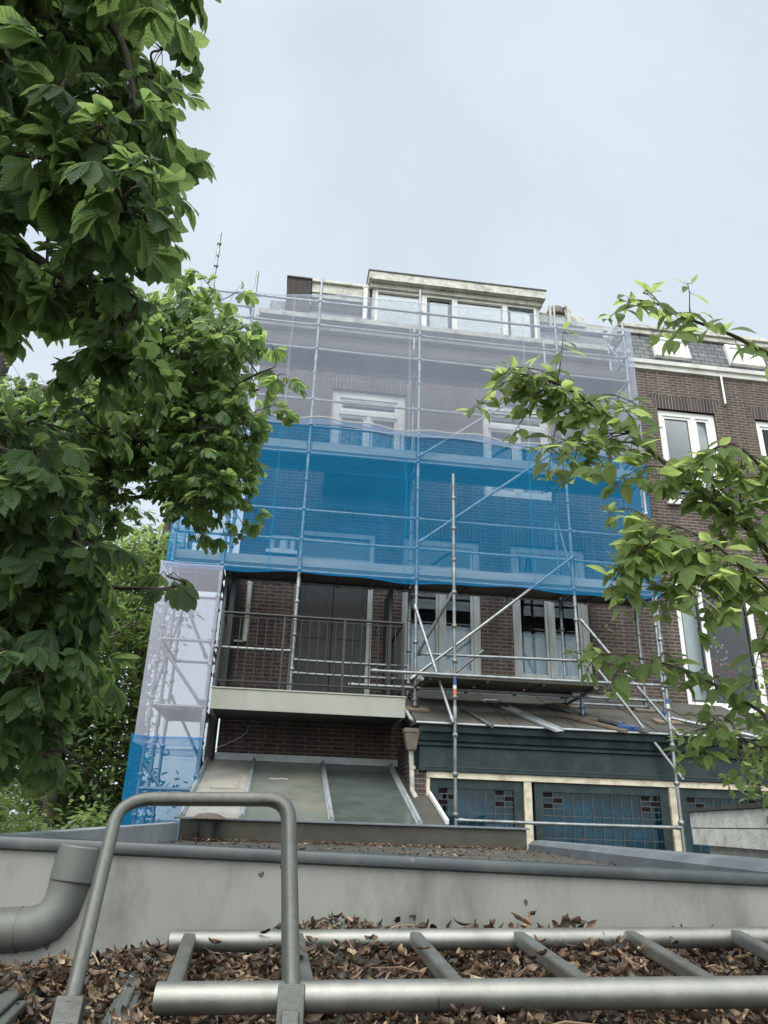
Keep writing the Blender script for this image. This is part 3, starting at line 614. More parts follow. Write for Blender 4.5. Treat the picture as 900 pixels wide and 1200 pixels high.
lay('batten', (655,838), (735,858), 'brown timber batten lying next to the folded gutter section', 'batten', 'strip', w=.06, mat='wood', lift=.02)
b = MB(); p = onroof(735, 853, .05); b.obox(p, (.14,0,0), (0,.03,.01), (0,-.01,.03)); b.tube([p+Vector((-.1,0,.03)), p+Vector((-.1,0,.08))], .02, 8); b.tube([p+Vector((.06,-.02,.0)), p+Vector((.06,-.06,.02))], .018, 8)
tag(b.build('pipe_clamp', M['bluetape'], bevel=.005), 'small blue clamp lying on the roof near the eave', 'clamp')
b = MB(); p = onroof(575, 822, .01); b.obox(p, (.10,0,.0), (0,.06,.03), (.01,-.01,.012)); tag(b.build('crumpled_paper', M['whitetape'], bevel=.004), 'scrap of white paper on the roof felt beside the pale zinc strip', 'paper')

# ------------------------------------------------------------------ lean-to glass roof
LY0, LZ0, LY1, LZ1 = 9.36, 2.29, 11.99, 3.12
lt = thing('lean_to_roof', (.5, 10.6, 2.3), 'sloping wired glass and zinc lean-to roof below the balcony', 'glass roof')
S = (LZ1-LZ0)/(LY1-LY0); LN = Vector((0, -S, 1)).normalized(); LD = Vector((0, 1, S)).normalized(); LL = math.hypot(LY1-LY0, LZ1-LZ0)
def slab(x0, x1, t, lift, a=0.0, c=1.0):
    p = Vector(((x0+x1)/2, LY0+(LY1-LY0)*(a+c)/2, LZ0+(LZ1-LZ0)*(a+c)/2)) + LN*lift
    return MB().obox(p, ((x1-x0)/2,0,0), LD*LL*(c-a)/2, LN*t/2)
zp = slab(-1.01, -.40, .012, 0); zo = zp.build('zinc_panel', M['zincold'], lt)
b = slab(-.86, -.50, .008, .012, .42, .62); b.v += []; b.build('raised_panel', M['zincold'], zo, bevel=.01)
slab(-.335, .63, .010, 0).build('pane', M['wired'], lt); slab(.70, 1.67, .010, 0).build('pane', M['wired2'], lt)
for x, w_ in ((-1.045,.06),(-.366,.06),(.664,.07),(1.704,.08)):
    b = slab(x-w_/2, x+w_/2, .03, .015); c2 = slab(x-w_/5, x+w_/5, .03, .042); n0 = len(b.v); b.v += c2.v; b.f += [tuple(i+n0 for i in f) for f in c2.f]
    for k in range(5):
        pp = Vector((x, LY0+(LY1-LY0)*(.1+.2*k), LZ0+(LZ1-LZ0)*(.1+.2*k)))+LN*.06; b.lathe(pp, [(.012,-.005),(.012,.004),(.006,.008)], 8)
    b.build('glazing_bar', M['zinc'], lt)
slab(1.745, 2.02, .01, .0).build('lead_gutter', M['felt'], lt)
b = slab(2.02, 2.06, .05, .04, 0, .52); b.build('edge_trim', M['whitebright'], lt)
b = MB(); b.box(-1.05, LY0-.03, 2.03, 3.0, LY0-.008, 2.27); b.box(2.02, LY0-.007, 2.03, 3.0, LY0+.8, 2.262); b.build('upstand', M['felt'], lt)
b = MB(); b.box(-1.12, LY0-.06, 2.272, 3.03, LY0-.0, 2.296); b.build('flashing', M['lead'], lt, bevel=.004)
b = MB(); b.box(-1.0, W-.10, 3.10, 1.82, W-.004, 3.20); b.build('head_flashing', M['zinc'], lt)
b = MB(); b.box(-1.02, LY0+.02, 0, -.92, W-.01, 2.2); b.build('wall', M['render'], lt)
# bits of white sticker on the glass
p = Vector((.02, LY0+(LY1-LY0)*.62, LZ0+(LZ1-LZ0)*.62))+LN*.012; b = MB()
for dx, w_ in ((-.10,.03),(-.03,.045),(.06,.035),(.11,.02)): b.obox(p+Vector((dx,0,0))+LD*R.uniform(-.02,.02), (w_,0,.0), LD*.012, LN*.002)
b.build('paint_smear', M['whitetape'], lt)
# mushroom vent cowl
vp = thing('roof_vent', (-.72, 9.9, 2.1), 'small rusty mushroom vent cowl beside the zinc panel', 'vent')
b = MB(); b.lathe((-.72, 9.15, 2.06), [(.08,0),(.08,.22)], 14); b.build('pipe', M['iron'], vp)
b = MB(); b.lathe((-.72, 9.15, 2.26), [(.10,0),(.19,.02),(.185,.035),(.10,.075),(.02,.085)], 18); b.build('cowl', M['vent'], vp)

# ------------------------------------------------------------------ scaffold
FY, BK = 10.78, 11.4; D1 = 5.80
PX = [-1.07, .081, 1.877, 4.395, 5.703]
sf = thing('scaffold', (2.3, FY, 0), 'tall galvanised tube scaffold with three decks across the house front', 'scaffold')
def standard(x, y, z0, z1, par, mat='galv', r=.0245, rings=True, off=0.0):
    b = MB(); j = lambda: R.uniform(-.006, .006)
    b.tube([(x+j(), y+j(), z0), (x, y, (z0+z1)/2), (x+j(), y+j(), z1)], r, 10)
    z = D1 + off
    while z-.5 > z0+.1: z -= .5
    k = 0
    while z < z1-.05:
        if rings:
            b.lathe((x, y, z-.012), [(r*1.05,-.03),(.036,-.02),(.042,0),(.042,.012),(.034,.03),(r*1.05,.035)], 10)
        if k % 4 == 2: b.lathe((x, y, z+.2), [(r*1.03,0),(.031,.004),(.031,.16),(r*1.03,.17)], 10)
        z += .5; k += 1
    return b.build('standard', M[mat], par)
fz = [0, 3.9, 3.8, 3.8, 3.8]
for i, x in enumerate(PX):
    standard(x, FY, fz[i] if i else 0, 11.28, sf)
    standard(x if i else -1.02, BK, 3.95 if i != 1 else 3.91, 10.9, sf)
pf = standard(2.335, 10.2, 0, 7.33, sf, 'galvdark', off=.13); pe = standard(5.44, 10.2, 0, 7.31, sf, 'galv', off=.13)
def tape(x, y, z, par, seq):
    for m_, h in seq:
        b = MB(); b.tube([(x, y, z), (x, y, z+h)], .0262, 12, cap=False); b.build('tape_band', M[m_], par); z += h+.006
tape(2.335, 10.2, 3.96, pf, (('orange',.07),('whitetape',.05),('bluetape',.09),('whitetape',.05)))
tape(5.44, 10.2, 3.88, pe, (('orange',.05),('whitetape',.05),('bluetape',.07)))
def led(a, b_, name='ledger', r=.0225, mat='galv', par=None):
    b = MB(); a, b_ = Vector(a), Vector(b_); sag = Vector((0, 0, R.uniform(-.008, .004)))
    b.tube([a, (a+b_)/2+sag, b_], r, 8); d = (b_-a).normalized()
    for P, s in ((a, 1), (b_, -1)): b.tube([P+d*.03*s, P+d*.09*s], r*1.35, 8)
    return b.build(name, M[mat], par or sf)
LV = [0, .5, 1.0, 2.0, 2.5, 3.0, 4.0, 4.5, 5.0]
XX = [-1.8] + PX
for dz in LV:
    for i in range(len(XX)-1):
        led((XX[i], FY, D1+dz-.03), (XX[i+1], FY, D1+dz-.03))
for dz in (0, 2.0, 4.0):
    for i in range(len(PX)-1): led((PX[i], BK, D1+dz-.03), (PX[i+1], BK, D1+dz-.03))
    for x in PX: led((x, FY, D1+dz-.05), (x, BK, D1+dz-.05), 'transom')
for dz in (.5, 1.0, 2.5, 3.0, 4.5, 5.0): led((PX[4], FY, D1+dz-.05), (PX[4], BK, D1+dz-.05), 'transom')
for (a, b_) in (((1.895,10.72,6.355),(4.40,10.72,8.33)), ((1.80,10.72,4.23),(4.395,10.72,6.31)), ((1.875,10.72,7.85),(4.40,10.72,9.80)),
                ((1.85,10.74,5.35),(2.30,10.16,3.58)), ((4.45,10.74,5.30),(5.53,10.16,3.56)), ((4.47,10.74,4.80),(5.52,10.16,2.97)),
                ((5.70,10.80,6.3),(5.70,11.40,7.3)), ((5.70,10.80,8.3),(5.70,11.40,9.3)), ((5.70,10.80,10.1),(5.70,11.40,11.0)), ((4.395,10.8,6.0),(4.395,11.4,7.4))):
    led(a, b_, 'brace', .0235)
led((1.9,10.78,4.6), (2.32,10.2,5.43), 'brace', .0235, 'galvdark'); led((2.45,11.4,4.35), (3.05,11.3,4.85), 'brace', .0235, 'galvdark')
led((1.15,10.17,4.22), (5.52,10.17,4.24)); led((2.335,10.2,2.36), (5.44,10.2,2.36)); led((1.877,FY,4.62), (4.395,FY,4.66)); led((.9,FY,4.12),(5.7,FY,4.12)); led((4.395,BK,4.12),(5.703,BK,4.12))
led((-1.07,FY,4.55), (.081,FY,4.55)); led((.081,BK,4.35), (1.877,BK,4.35)); led((.081,BK,4.55), (1.877,BK,4.55))
for x in (1.877, 4.395): led((x,10.2,4.16), (x,BK,4.10), 'transom')
def deck(x0, x1, z, y0, y1, mat='deck'):
    b = MB(); n_ = 3; w_ = (y1-y0)/n_
    for i in range(n_):
        b.box(x0+.02, y0+i*w_+.006, z-.05+R.uniform(-.004,.004), x1-.02, y0+(i+1)*w_-.006, z)
        for q in range(4): xx = x0+.1+(x1-x0-.2)*q/3; b.box(xx-.02, y0+i*w_+.02, z-.085, xx+.02, y0+(i+1)*w_-.02, z-.055)
    return b.build('deck', M[mat], sf)
for dz in (0, 2.0, 4.0):
    for i in range(len(XX)-1):
        deck(XX[i], XX[i+1], D1+dz+.05, FY+.03, BK+.12)
        b = MB(); b.box(XX[i]+.03, FY+.032, D1+dz+.056, XX[i+1]-.03, FY+.058, D1+dz+(.20 if dz else .19)); b.build('toe_board', M['toe'] if (dz != 4.0) else M['deck'], sf)
deck(1.9, 4.55, 4.24, 10.22, 10.75, 'deck'); deck(1.9, 4.4, 4.26, 10.82, 11.38, 'deck')
for x, y in ((1.877,FY),(4.395,FY),(5.703,FY),(1.877,BK),(4.395,BK),(5.703,BK)):
    z = roofz(y); b = MB(); b.box(x-.02, y-.02, z+.045, x+.02, y+.02, z+.3); b.lathe((x,y,z+.05), [(.075,0),(.075,.008)], 4); b.tube([(x,y,z+.14),(x,y,z+.17)], .05, 8); b.build('base_jack', M['bluetape'] if x > 4 else M['galvdark'], sf)
pads = {0: ('square timber pad under the middle front foot of the scaffold', 1.877, FY), 1: ('timber pad under the front foot carrying a blue base jack', 4.395, FY), 2: ('timber pad under the end front foot nearest the neighbouring house', 5.703, FY),
        3: ('timber pad under the outermost rear foot close to the brick wall', 5.703, BK), 4: ('timber pad under the rear foot below the second casement window', 4.395, BK)}
for lab, x, y in pads.values():
    nrm = Vector((0,-RS,1)).normalized(); b = MB(); b.obox(Vector((x, y, roofz(y)))+nrm*.022, (.2,0,0), Vector((0,1,RS)).normalized()*.11, nrm*.02)
    tag(b.build('timber_pad', M['wood'], bevel=.006), lab, 'timber pad', 'timber pads under scaffold feet')

# stair tower on the left of the scaffold
tw = thing('scaffold_tower', (-1.45, 11.6, 0), 'narrow scaffold tower with braces inside the white net at the house corner', 'scaffold')
TX, TY = (-1.8, -1.12), (FY, 12.4)
standard(-1.8, FY, 0, 12.05, tw); standard(-1.8, 12.4, 0, 10.6, tw); standard(-1.12, 12.4, 0, 10.6, tw); standard(-1.8, 11.6, 0, 10.6, tw); standard(-1.14, 11.6, 0, 10.6, tw)
for z in (2.62, 3.70, 4.62, 5.7, 6.7, 7.75, 8.8, 9.8, 10.5):
    for y in TY: led((-1.8, y, z), (-1.1, y, z), par=tw)
    for x in TX: led((x, FY, z+.02), (x, 12.4, z+.02), par=tw)
for a, b_ in (((-1.8,11.0,4.55),(-1.14,11.0,3.75)), ((-1.8,12.35,4.1),(-1.14,12.35,3.0)), ((-1.8,FY+.05,2.95),(-1.3,FY+.05,2.4)), ((-1.75,11.5,5.6),(-1.2,11.5,4.5)), ((-1.78,FY,3.9),(-1.78,12.4,5.5)), ((-1.12,FY,3.8),(-1.12,12.4,2.4)), ((-1.78,12.4,6.0),(-1.78,FY,8.0))):
    led(a, b_, 'brace', .0225, par=tw)
for z in (3.72, 5.8, 7.8): 
    b = MB(); b.box(-1.76, FY+.1, z-.05, -1.14, 12.2, z); b.build('deck', M['deck'], tw)

# ------------------------------------------------------------------ nets
def net(name, mat, path, zlo, zhi, label, seed, amp=.035, nx=10, nz=14, loop=False, hem=True):
    """sheet hung along a plan polyline; taut at the rails, bellied in between"""
    pts = [Vector((x, y, 0)) for x, y in path]; b = MB(); rows = []
    cols = []
    for i in range(len(pts)-1):
        d = pts[i+1]-pts[i]; n_ = max(2, int(d.length*nx)); nr = Vector((d.y, -d.x, 0)).normalized()
        for k in range(n_): cols.append((pts[i]+d*k/n_, nr, math.sin(math.pi*k/n_)**.5 if k else 0))
    d = pts[-1]-pts[-2]; cols.append((pts[-1], Vector((d.y, -d.x, 0)).normalized(), 0))
    nzz = max(4, int((zhi(cols[0][0].x)-zlo(cols[0][0].x))*nz))
    for c, nr, e in cols:
        za, zb = zlo(c.x), zhi(c.x)
        for j in range(nzz+1):
            z = za+(zb-za)*j/nzz; bel = abs(math.sin(math.pi*(z-D1)/.5))
            q = noise.noise(Vector((c.x*1.1+seed, c.y*1.1, z*.9)))*.8
            cr = noise.noise(Vector((c.x*2.2+z*1.7, c.y, seed+z*.5)))
            off = (amp*q*(.35+.65*bel) + .25*amp*cr) * (.25+.75*e)
            b.v.append(c + nr*(off+.004) + Vector((0, 0, z)))
    m_ = nzz+1
    for i in range(len(cols)-1):
        for j in range(nzz): b.f.append((i*m_+j, (i+1)*m_+j, (i+1)*m_+j+1, i*m_+j+1))
    b.smooth = True; o = b.build(name, M[mat]); tag(o, label, 'debris net', 'debris nets on the scaffold')
    if hem:
        for jj in (0, nzz):
            h = MB(); h.tube([b.v[i*m_+jj]+Vector((0,0,.012 if jj else -.012)) for i in range(len(cols))], .014 if jj else .011, 6); h.build('hem', M['toe'] if (mat == 'netblue' and jj) else M[mat], o)
    return o
w = lambda a, k, s: (lambda x: a + k*math.sin(x*2.1+s) + .5*k*math.sin(x*5.3+2*s))
NY = FY-.14
net('debris_net', 'netwhite', [(-1.88,12.3),(-1.88,NY),(5.775,NY),(5.775,11.5)], lambda x: 8.24-.02*x+.03*math.sin(x*3), lambda x: 10.86+.02*math.sin(x*2.1)-.115*max(0, min(2.5, .5-x))-.04*math.sin(x*1.2+1), 'large upper white translucent net over the top scaffold lifts', 3.1)
net('debris_net', 'netblue', [(-1.87,12.3),(-1.87,NY+.012),(5.765,NY+.012),(5.765,11.55)], w(5.70,.025,1), lambda x: 8.33-.02*x+.03*math.sin(x*3)+.02*math.sin(x*7), 'wide blue net round the middle of the scaffold', 11.7)
net('debris_net', 'nettower', [(-1.04,12.5),(-1.9,12.5),(-1.93,NY),(-1.03,NY-.01)], w(3.20,.03,.3), w(5.70,.02,.4), 'tall narrow white net round the tower at the house corner', 21.3, amp=.06)
net('debris_net', 'netblue2', [(-1.03,12.52),(-1.92,12.52),(-1.96,NY-.03),(-1.02,NY-.035)], w(1.7,.03,.3), w(3.27,.03,.9), 'low blue net round the foot of the tower', 31.9, amp=.06)
# loose fold of blue net under the end of the deck
# ------------------------------------------------------------------ outbuilding with flat roof, parapet and valley
ob = thing('flat_roof_building', (.6, 6, 0), 'low flat-roofed outbuilding with a pale grey parapet and dark edge trim', 'outbuilding')
PY = 2.30
def ptop(x): return 2.224 - .0195*(x+.0)
b = MB(); x0, x1 = -2.6, 3.2
b.v = []; n = len(b.v)
for y in (PY, PY+.10):
    for x in (x0, x1): b.v += [Vector((x, y, 1.80)), Vector((x, y, ptop(x)-.035))]
b.f += [(0,2,3,1),(4,5,7,6),(0,1,5,4),(2,6,7,3),(1,3,7,5),(0,4,6,2)]
b.build('parapet', M['parapet'], ob)
b = MB(); pr = [(PY-.015,-.031),(PY-.019,-.016),(PY-.012,-.003),(PY+.004,.0),(PY+.12,-.006),(PY+.125,-.05),(PY-.003,-.036)]
n = 0; b.v = [Vector((x, y, ptop(x)+z)) for x in (x0-.01, x1+.01) for y, z in pr]; k = len(pr)
b.f = [tuple(range(k)), tuple(reversed(range(k, 2*k)))] + [((i+1) % k, i, k+i, k+(i+1) % k) for i in range(k)]
b.smooth = True; b.build('edge_trim', M['epdm'], ob)
b = MB(); b.quad((-1.3,PY+.1,2.07),(2.9,PY+.1,2.07),(3.05,LY0-.01,2.05),(-1.15,LY0-.01,2.05)); b.quad((-1.15,LY0-.01,1.8),(3.05,LY0-.01,1.8),(2.9,PY+.1,1.8),(-1.3,PY+.1,1.8)); b.build('roof_deck', M['felt'], ob)
# raised kerbs along both sides
def kerb(pa, pb, w_, h, side):
    pa, pb = Vector(pa), Vector(pb); d = (pb-pa).normalized(); s = Vector((d.y, -d.x, 0))*side; b = MB(); n = 0
    prof = [(0,-h),(0,-.05),(.05,-.012),(w_*.5,0),(w_,-.006),(w_+.004,-h)]
    b.v = [P + s*a + Vector((0,0,z)) for P in (pa, pb) for a, z in prof]; k = len(prof)
    b.f = [tuple(range(k)), tuple(reversed(range(k, 2*k)))] + [((i+1) % k, i, k+i, k+(i+1) % k) for i in range(k)]
    return b
kr0, kr1 = atY(619, 984, 9.3), atZ(930, 1011, 2.195)
kerb(kr0, kr1, .30, .25, -1).build('kerb', M['lead'], ob)
kl0, kl1 = atY(192, 963, 9.2), atZ(-40, 977.5, 2.19)
kerb(kl0, kl1, .16, .25, -1).build('kerb', M['zinc'], ob)
b = MB(); b.box(-2.0, PY+.12, 0, 3.0, LY0-.05, 1.79); b.build('wall', M['brickdark'], ob)
b = MB(); b.box(-2.6, .3, 1.76, 3.2, PY-.002, 1.90); b.build('valley', M['felt'], ob)
b = MB(); b.box(-2.0, .5, 0, 3.0, PY-.1, 1.755); b.build('valley_wall', M['brickdark'], ob)
# zinc outlet and pipe at the parapet
dp = thing('downpipe', tuple(atD(80,1040,1.98)), 'fat grey plastic outlet bend at the parapet, running off beside the grab rail', 'downpipe')
P = [atD(93,999,2.02), atD(87,1022,2.0), atD(80,1044,1.98), atD(72,1064,1.96), atD(58,1079,1.94), atD(40,1087,1.93), atD(15,1089,1.93)]
b = MB(); b.tube(P, [.056,.055,.053,.052,.052,.052,.052], 24, flat=1.0); b.build('elbow', M['plastic'], dp)
b = MB(); b.tube([atD(97,990,2.03), atD(94,1001,2.021), atD(85,1034,1.99)], [.060,.061,.060], 24); b.build('collar', M['plastic'], dp, bevel=.004)
b = MB(); b.tube([atD(26,1088.5,1.931), atD(-20,1090,1.93), atD(-260,1092,1.92)], .0545, 24); b.build('pipe', M['plastic'], dp)

# ladder lying on the leaves
la = thing('ladder', tuple(atD(480,1135,1.75)), 'round-tubed aluminium ladder lying flat among dead leaves', 'ladder')
FAR = [atY(200,1103,2.06), atY(1010,1097.5,1.96)]; NEAR = [atY(183,1170,1.60), atY(1010,1161,1.50)]
for (a, c), r in ((FAR, .0235), (NEAR, .0262)):
    b = MB(); b.tube([a, (a+c)/2, c], r, 20); d = (c-a).normalized()
    b.build('stile', M['alu'], la)
    b2_ = MB(); b2_.tube([a-d*.002, a+d*.012], r*1.03, 20)
def onl(seg, u):
    a, c = seg; best = None
    for i in range(401):
        p = a+(c-a)*i/400; q = p-EYE; uu = 450+FPX*q.dot(RT)/q.dot(FW)
        if best is None or abs(uu-u) < best[0]: best = (abs(uu-u), p)
    return best[1]
for uf, un in ((222,200),(348,359),(486,540),(607,695),(736,845),(860,985)):
    p, q = onl(FAR, uf), onl(NEAR, un)
    b = MB(); d = (q-p).normalized(); b.beam(p+Vector((0,0,.004)), q+Vector((0,0,.002)), .030, .030)
    b.build('rung', M['alu'], la, bevel=.006)

# grab rail: a bent flat tube leaning to the parapet
gr = thing('grab_rail', tuple(atD(210,1195,1.42)), 'bent grey tube grab rail standing in front of the parapet', 'grab rail')
pts = []
B0, T0, T1, B1 = atD(82,1180,1.34), atD(128,960,1.70), atD(334,968,1.70), atD(341,1166,1.33)
TL, TR = atD(140,936,1.72), atD(338,937,1.72)
def bez(p0, p1, p2, k=8): return [p0*(1-t)**2 + p1*2*t*(1-t) + p2*t*t for t in [i/k for i in range(k+1)]]
c0 = B0+(TL-B0)*.84; c1 = TL+(TR-TL)*.22; c2 = TL+(TR-TL)*.86; c3 = TR+(B1-TR)*.14
path = [B0, B0+(c0-B0)*.5] + bez(c0, TL, c1) + [c1+(c2-c1)*.5] + bez(c2, TR, c3) + [c3+(B1-c3)*.5, B1]
b = MB()
# section: rounded flat bar, broad face turned across the rail
def sweep_flat(b, path, wx, wy, wide):
    k = len(path); n_ = 14; base = len(b.v)
    for i, p in enumerate(path):
        t = (path[min(i+1,k-1)]-path[max(i-1,0)]).normalized(); nx = (wide - t*wide.dot(t)).normalized(); ny = t.cross(nx)
        for j in range(n_):
            a = 2*math.pi*j/n_; ca, sa = math.cos(a), math.sin(a); e = .55
            b.v.append(p + nx*(math.copysign(abs(ca)**e, ca)*wx) + ny*(math.copysign(abs(sa)**e, sa)*wy))
    for i in range(k-1):
        for j in range(n_):
            a = base+i*n_+j; c = base+i*n_+(j+1) % n_; b.f.append((a, c, c+n_, a+n_))
    b.f.append(tuple(base+j for j in reversed(range(n_)))); b.f.append(tuple(base+(k-1)*n_+j for j in range(n_)))
    b.smooth = True
wide = (UP*.62 - FW*.78); wide = Vector((.30, -.85, .2)).normalized()
sweep_flat(b, path, .020, .0138, wide); b.build('tube', M['alupaint'], gr)
for p, nx in ((B0, 1), (B1, 1)):
    d = (Vector((0,-.35,-1))).normalized(); b = MB()
    b.beam(p+d*-.015, p+d*.16, .048, .036, up=(0,1,0)); b.beam(p+d*.02+Vector((0,-.022,0)), p+d*.16+Vector((0,-.03,0)), .03, .02, up=(0,1,0))
    b.lathe(p+d*.05+Vector((0,-.045,0)), [(.009,-.004),(.009,.006),(.004,.009)], 6)
    b.build('bracket', M['alupaint'], gr, bevel=.005)
# strips half under the leaves
def strip(name, uvs, label, w_, mat, h=.02):
    a, c = [atZ(*q, 1.935) for q in uvs]; b = MB(); b.beam(a, c, w_, h); b.beam(a+Vector((0,0,h*.8)), c+Vector((0,0,h*.8)), w_*.5, h*.5)
    return tag(b.build(name, M[mat], bevel=.005), label, 'metal strip', 'metal strips among the dead leaves')
strip('metal_strip', ((-30,1215),(92,1102)), 'wide grey metal strip slanting through leaves below the fat plastic pipe', .075, 'stripe')
strip('metal_strip', ((176,1112),(118,1240)), 'narrow grey green metal strip half buried in leaves inside the grab rail', .05, 'stripe')

# dead leaves: a thick heap in the valley
def heap(x, y): return 1.90 + .055 + .05*noise.noise(Vector((x*3.1, y*3.1, 1.7))) + .03*noise.noise(Vector((x*8, y*8, 4.1))) + .055*max(0, min(1, (y-1.62)/.35))*max(0, min(1, (x+.22)/.3)) - .012*max(0, min(1, (-.22-x)/.25)) + max(0, (y-1.85))*.10*max(0, min(1, (x+.35)/.3))*(.3+.9*noise.noise(Vector((x*2.3, 5, 0))))
dl = MB(); dl.rn = []
def dead(c, L, Wd, rnd, rot, tilt, curl, roll):
    n0 = len(dl.v); u = Vector((math.cos(rot)*math.cos(tilt), math.sin(rot)*math.cos(tilt), math.sin(tilt)))
    s = Vector((-math.sin(rot), math.cos(rot), 0)); s = (s*math.cos(roll) + u.cross(s)*math.sin(roll)); nn = u.cross(s)
    K = 6
    for i in range(K+1):
        t = i/K; wv = Wd*max(.04, math.sin(math.pi*min(.98, t*.94+.03)))**.75*(1+.18*math.sin(t*17+rnd*40))
        a = curl*(t-.5); kc = max(.2, abs(curl)); mid = c + u*(math.sin(a)/kc*L if abs(curl) > .01 else (t-.5)*L) + nn*((1-math.cos(a))/kc*L)
        cup = (.5+1.5*((rnd*7.3) % 1))*(.8+.4*math.sin(i*1.7+rnd*9))
        for sx in (-1, -.36, .36, 1):
            ph = sx*cup; dl.v.append(mid + s*(math.sin(ph)/cup*wv*.5) + nn*((1-math.cos(ph))/cup*wv*.5)); dl.rn.append(min(1, max(0, rnd+.05*math.sin(i*3+sx*2+rnd*30)+(.07 if abs(sx) == 1 else 0))))
    for i in range(K):
        for j in range(3): dl.f.append((n0+i*4+j, n0+i*4+j+1, n0+i*4+j+5, n0+i*4+j+4))
def in_leafy(x, y):
    return y < PY-.03
for k in range(26000):
    x, y = R.uniform(-.95, 1.75), R.uniform(.85, PY-.025)
    if x > 1.4 and y < 1.3: continue
    L = R.choice((R.uniform(.016,.036), R.uniform(.03,.065))); z = heap(x, y) + R.uniform(-.035, .014)
    dead(Vector((x, y, z)), L, L*R.uniform(.16,.40), R.random()**1.35, R.uniform(0, 6.28), R.uniform(-.6,.7), R.choice((-1,1))*R.uniform(1.2,4.2), R.uniform(-1.5,1.5))
for k in range(150):   # leaves heaped against the parapet, lying over the far stile
    x = R.uniform(.12, 1.6); y = R.uniform(2.05, 2.27)
    hh = .045*max(0, noise.noise(Vector((x*3.3, 9.1, 0)))+.35)
    dead(Vector((x, y, 2.03+hh*R.random()*1.6)), R.uniform(.03,.075), R.uniform(.012,.028), R.random()**1.5, R.uniform(0,6.28), R.uniform(-.6,.9), R.uniform(-3,3), R.uniform(-1.4,1.4))
for k in range(90):    # a few on the rungs and stiles
    x = R.uniform(-.15, 1.5); y = R.uniform(1.62, 2.1)
    dead(Vector((x, y, 2.035+R.uniform(0,.02))), R.uniform(.025,.05), R.uniform(.012,.024), R.random()**1.5, R.uniform(0,6.28), R.uniform(-.3,.3), R.uniform(-2.5,2.5), R.uniform(-.8,.8))
for k in range(70):    # twigs and stalks
    x, y = R.uniform(-.7, 1.6), R.uniform(1.0, PY-.05); z = heap(x, y)+R.uniform(.0,.02); a = R.uniform(0,6.28); L = R.uniform(.06,.16)
    p = Vector((x,y,z)); q = p+Vector((math.cos(a)*L, math.sin(a)*L*.6, R.uniform(-.01,.03)))
    n0 = len(dl.v); dl.tube([p, (p+q)/2+Vector((0,0,.01)), q], [.0022,.002,.001], 5); dl.rn += [R.uniform(.55,.98)]*(len(dl.v)-n0)
dl.smooth = True
o = dl.build('dead_leaves', M['dead']); o['kind'] = 'stuff'; o['label'] = 'brown curled dead leaves heaped round the ladder'; o['category'] = 'dead leaves'
# crumbs of debris along the flat roof
db = MB(); db.rn = []; db.smooth = True; keep = dl; dl = db
for k in range(1500):
    if R.random() < .7: x, y = R.uniform(-1.0, 2.9), LY0-.05-abs(R.gauss(0,.22))
    else: x, y = R.uniform(-1.0, 2.9), R.uniform(5.5, LY0-.1)
    dead(Vector((x, y, 2.062+R.uniform(0,.012))), R.uniform(.02,.06), R.uniform(.01,.025), R.random(), R.uniform(0,6.28), R.uniform(-.4,.5), R.uniform(-2.5,2.5), R.uniform(-1,1))
o = db.build('leaf_debris', M['dead']); o['kind'] = 'stuff'; o['label'] = 'dry leaf crumbs scattered along the flat roof'; o['category'] = 'leaf debris'

# ------------------------------------------------------------------ weathered white shed at the edge
sh = thing('garden_shed', (2.95, 4.8, 0), 'weathered white boarded shed whose eave boards rise beside the garden windows', 'shed')
A, C_ = Vector((3.06, 5.60, 0)), Vector((2.35, 2.7, 0)); d = (C_-A).normalized(); s = Vector((-d.y, d.x, 0)); s = s if s.x > 0 else -s; Ln = (C_-A).length
def board(z0, z1, off, t, x0=0.0, mat='oldwhite'):
    b = MB(); b.obox(A + d*(Ln+x0)/2 + s*(off+t/2) + Vector((0,0,(z0+z1)/2)), d*(Ln-x0)/2, s*t/2, Vector((0,0,(z1-z0)/2))); return b
b = board(2.335, 2.44, 0, .03); q = board(2.222, 2.331, .004, .03); n0 = len(b.v); b.v += q.v; b.f += [tuple(i+n0 for i in f) for f in q.f]; b.build('eave_board', M['shedwhite'], sh, bevel=.004)
b = board(2.10, 2.218, .09, .03, .06); q = board(1.98, 2.096, .094, .03, .06); n0 = len(b.v); b.v += q.v; b.f += [tuple(i+n0 for i in f) for f in q.f]; b.build('wall_board', M['shedwhite'], sh, bevel=.004)
b = board(0, 1.975, .12, .04, .1, 'charcoal'); b.build('wall', M['charcoal'], sh)
b = MB(); b.obox(A+d*Ln/2+s*.62+Vector((0,0,2.455)), d*(Ln/2+.03), s*.64, Vector((0,0,.012))); b.build('roof', M['felt'], sh)
b = MB(); b.obox(A-d*.012+s*.6+Vector((0,0,2.33)), d*.012, s*.59, Vector((0,0,.108))); b.obox(A+d*.06+s*.65+Vector((0,0,1.1)), d*.02, s*.52, Vector((0,0,1.1))); b.build('end_board', M['oldwhite'], sh)

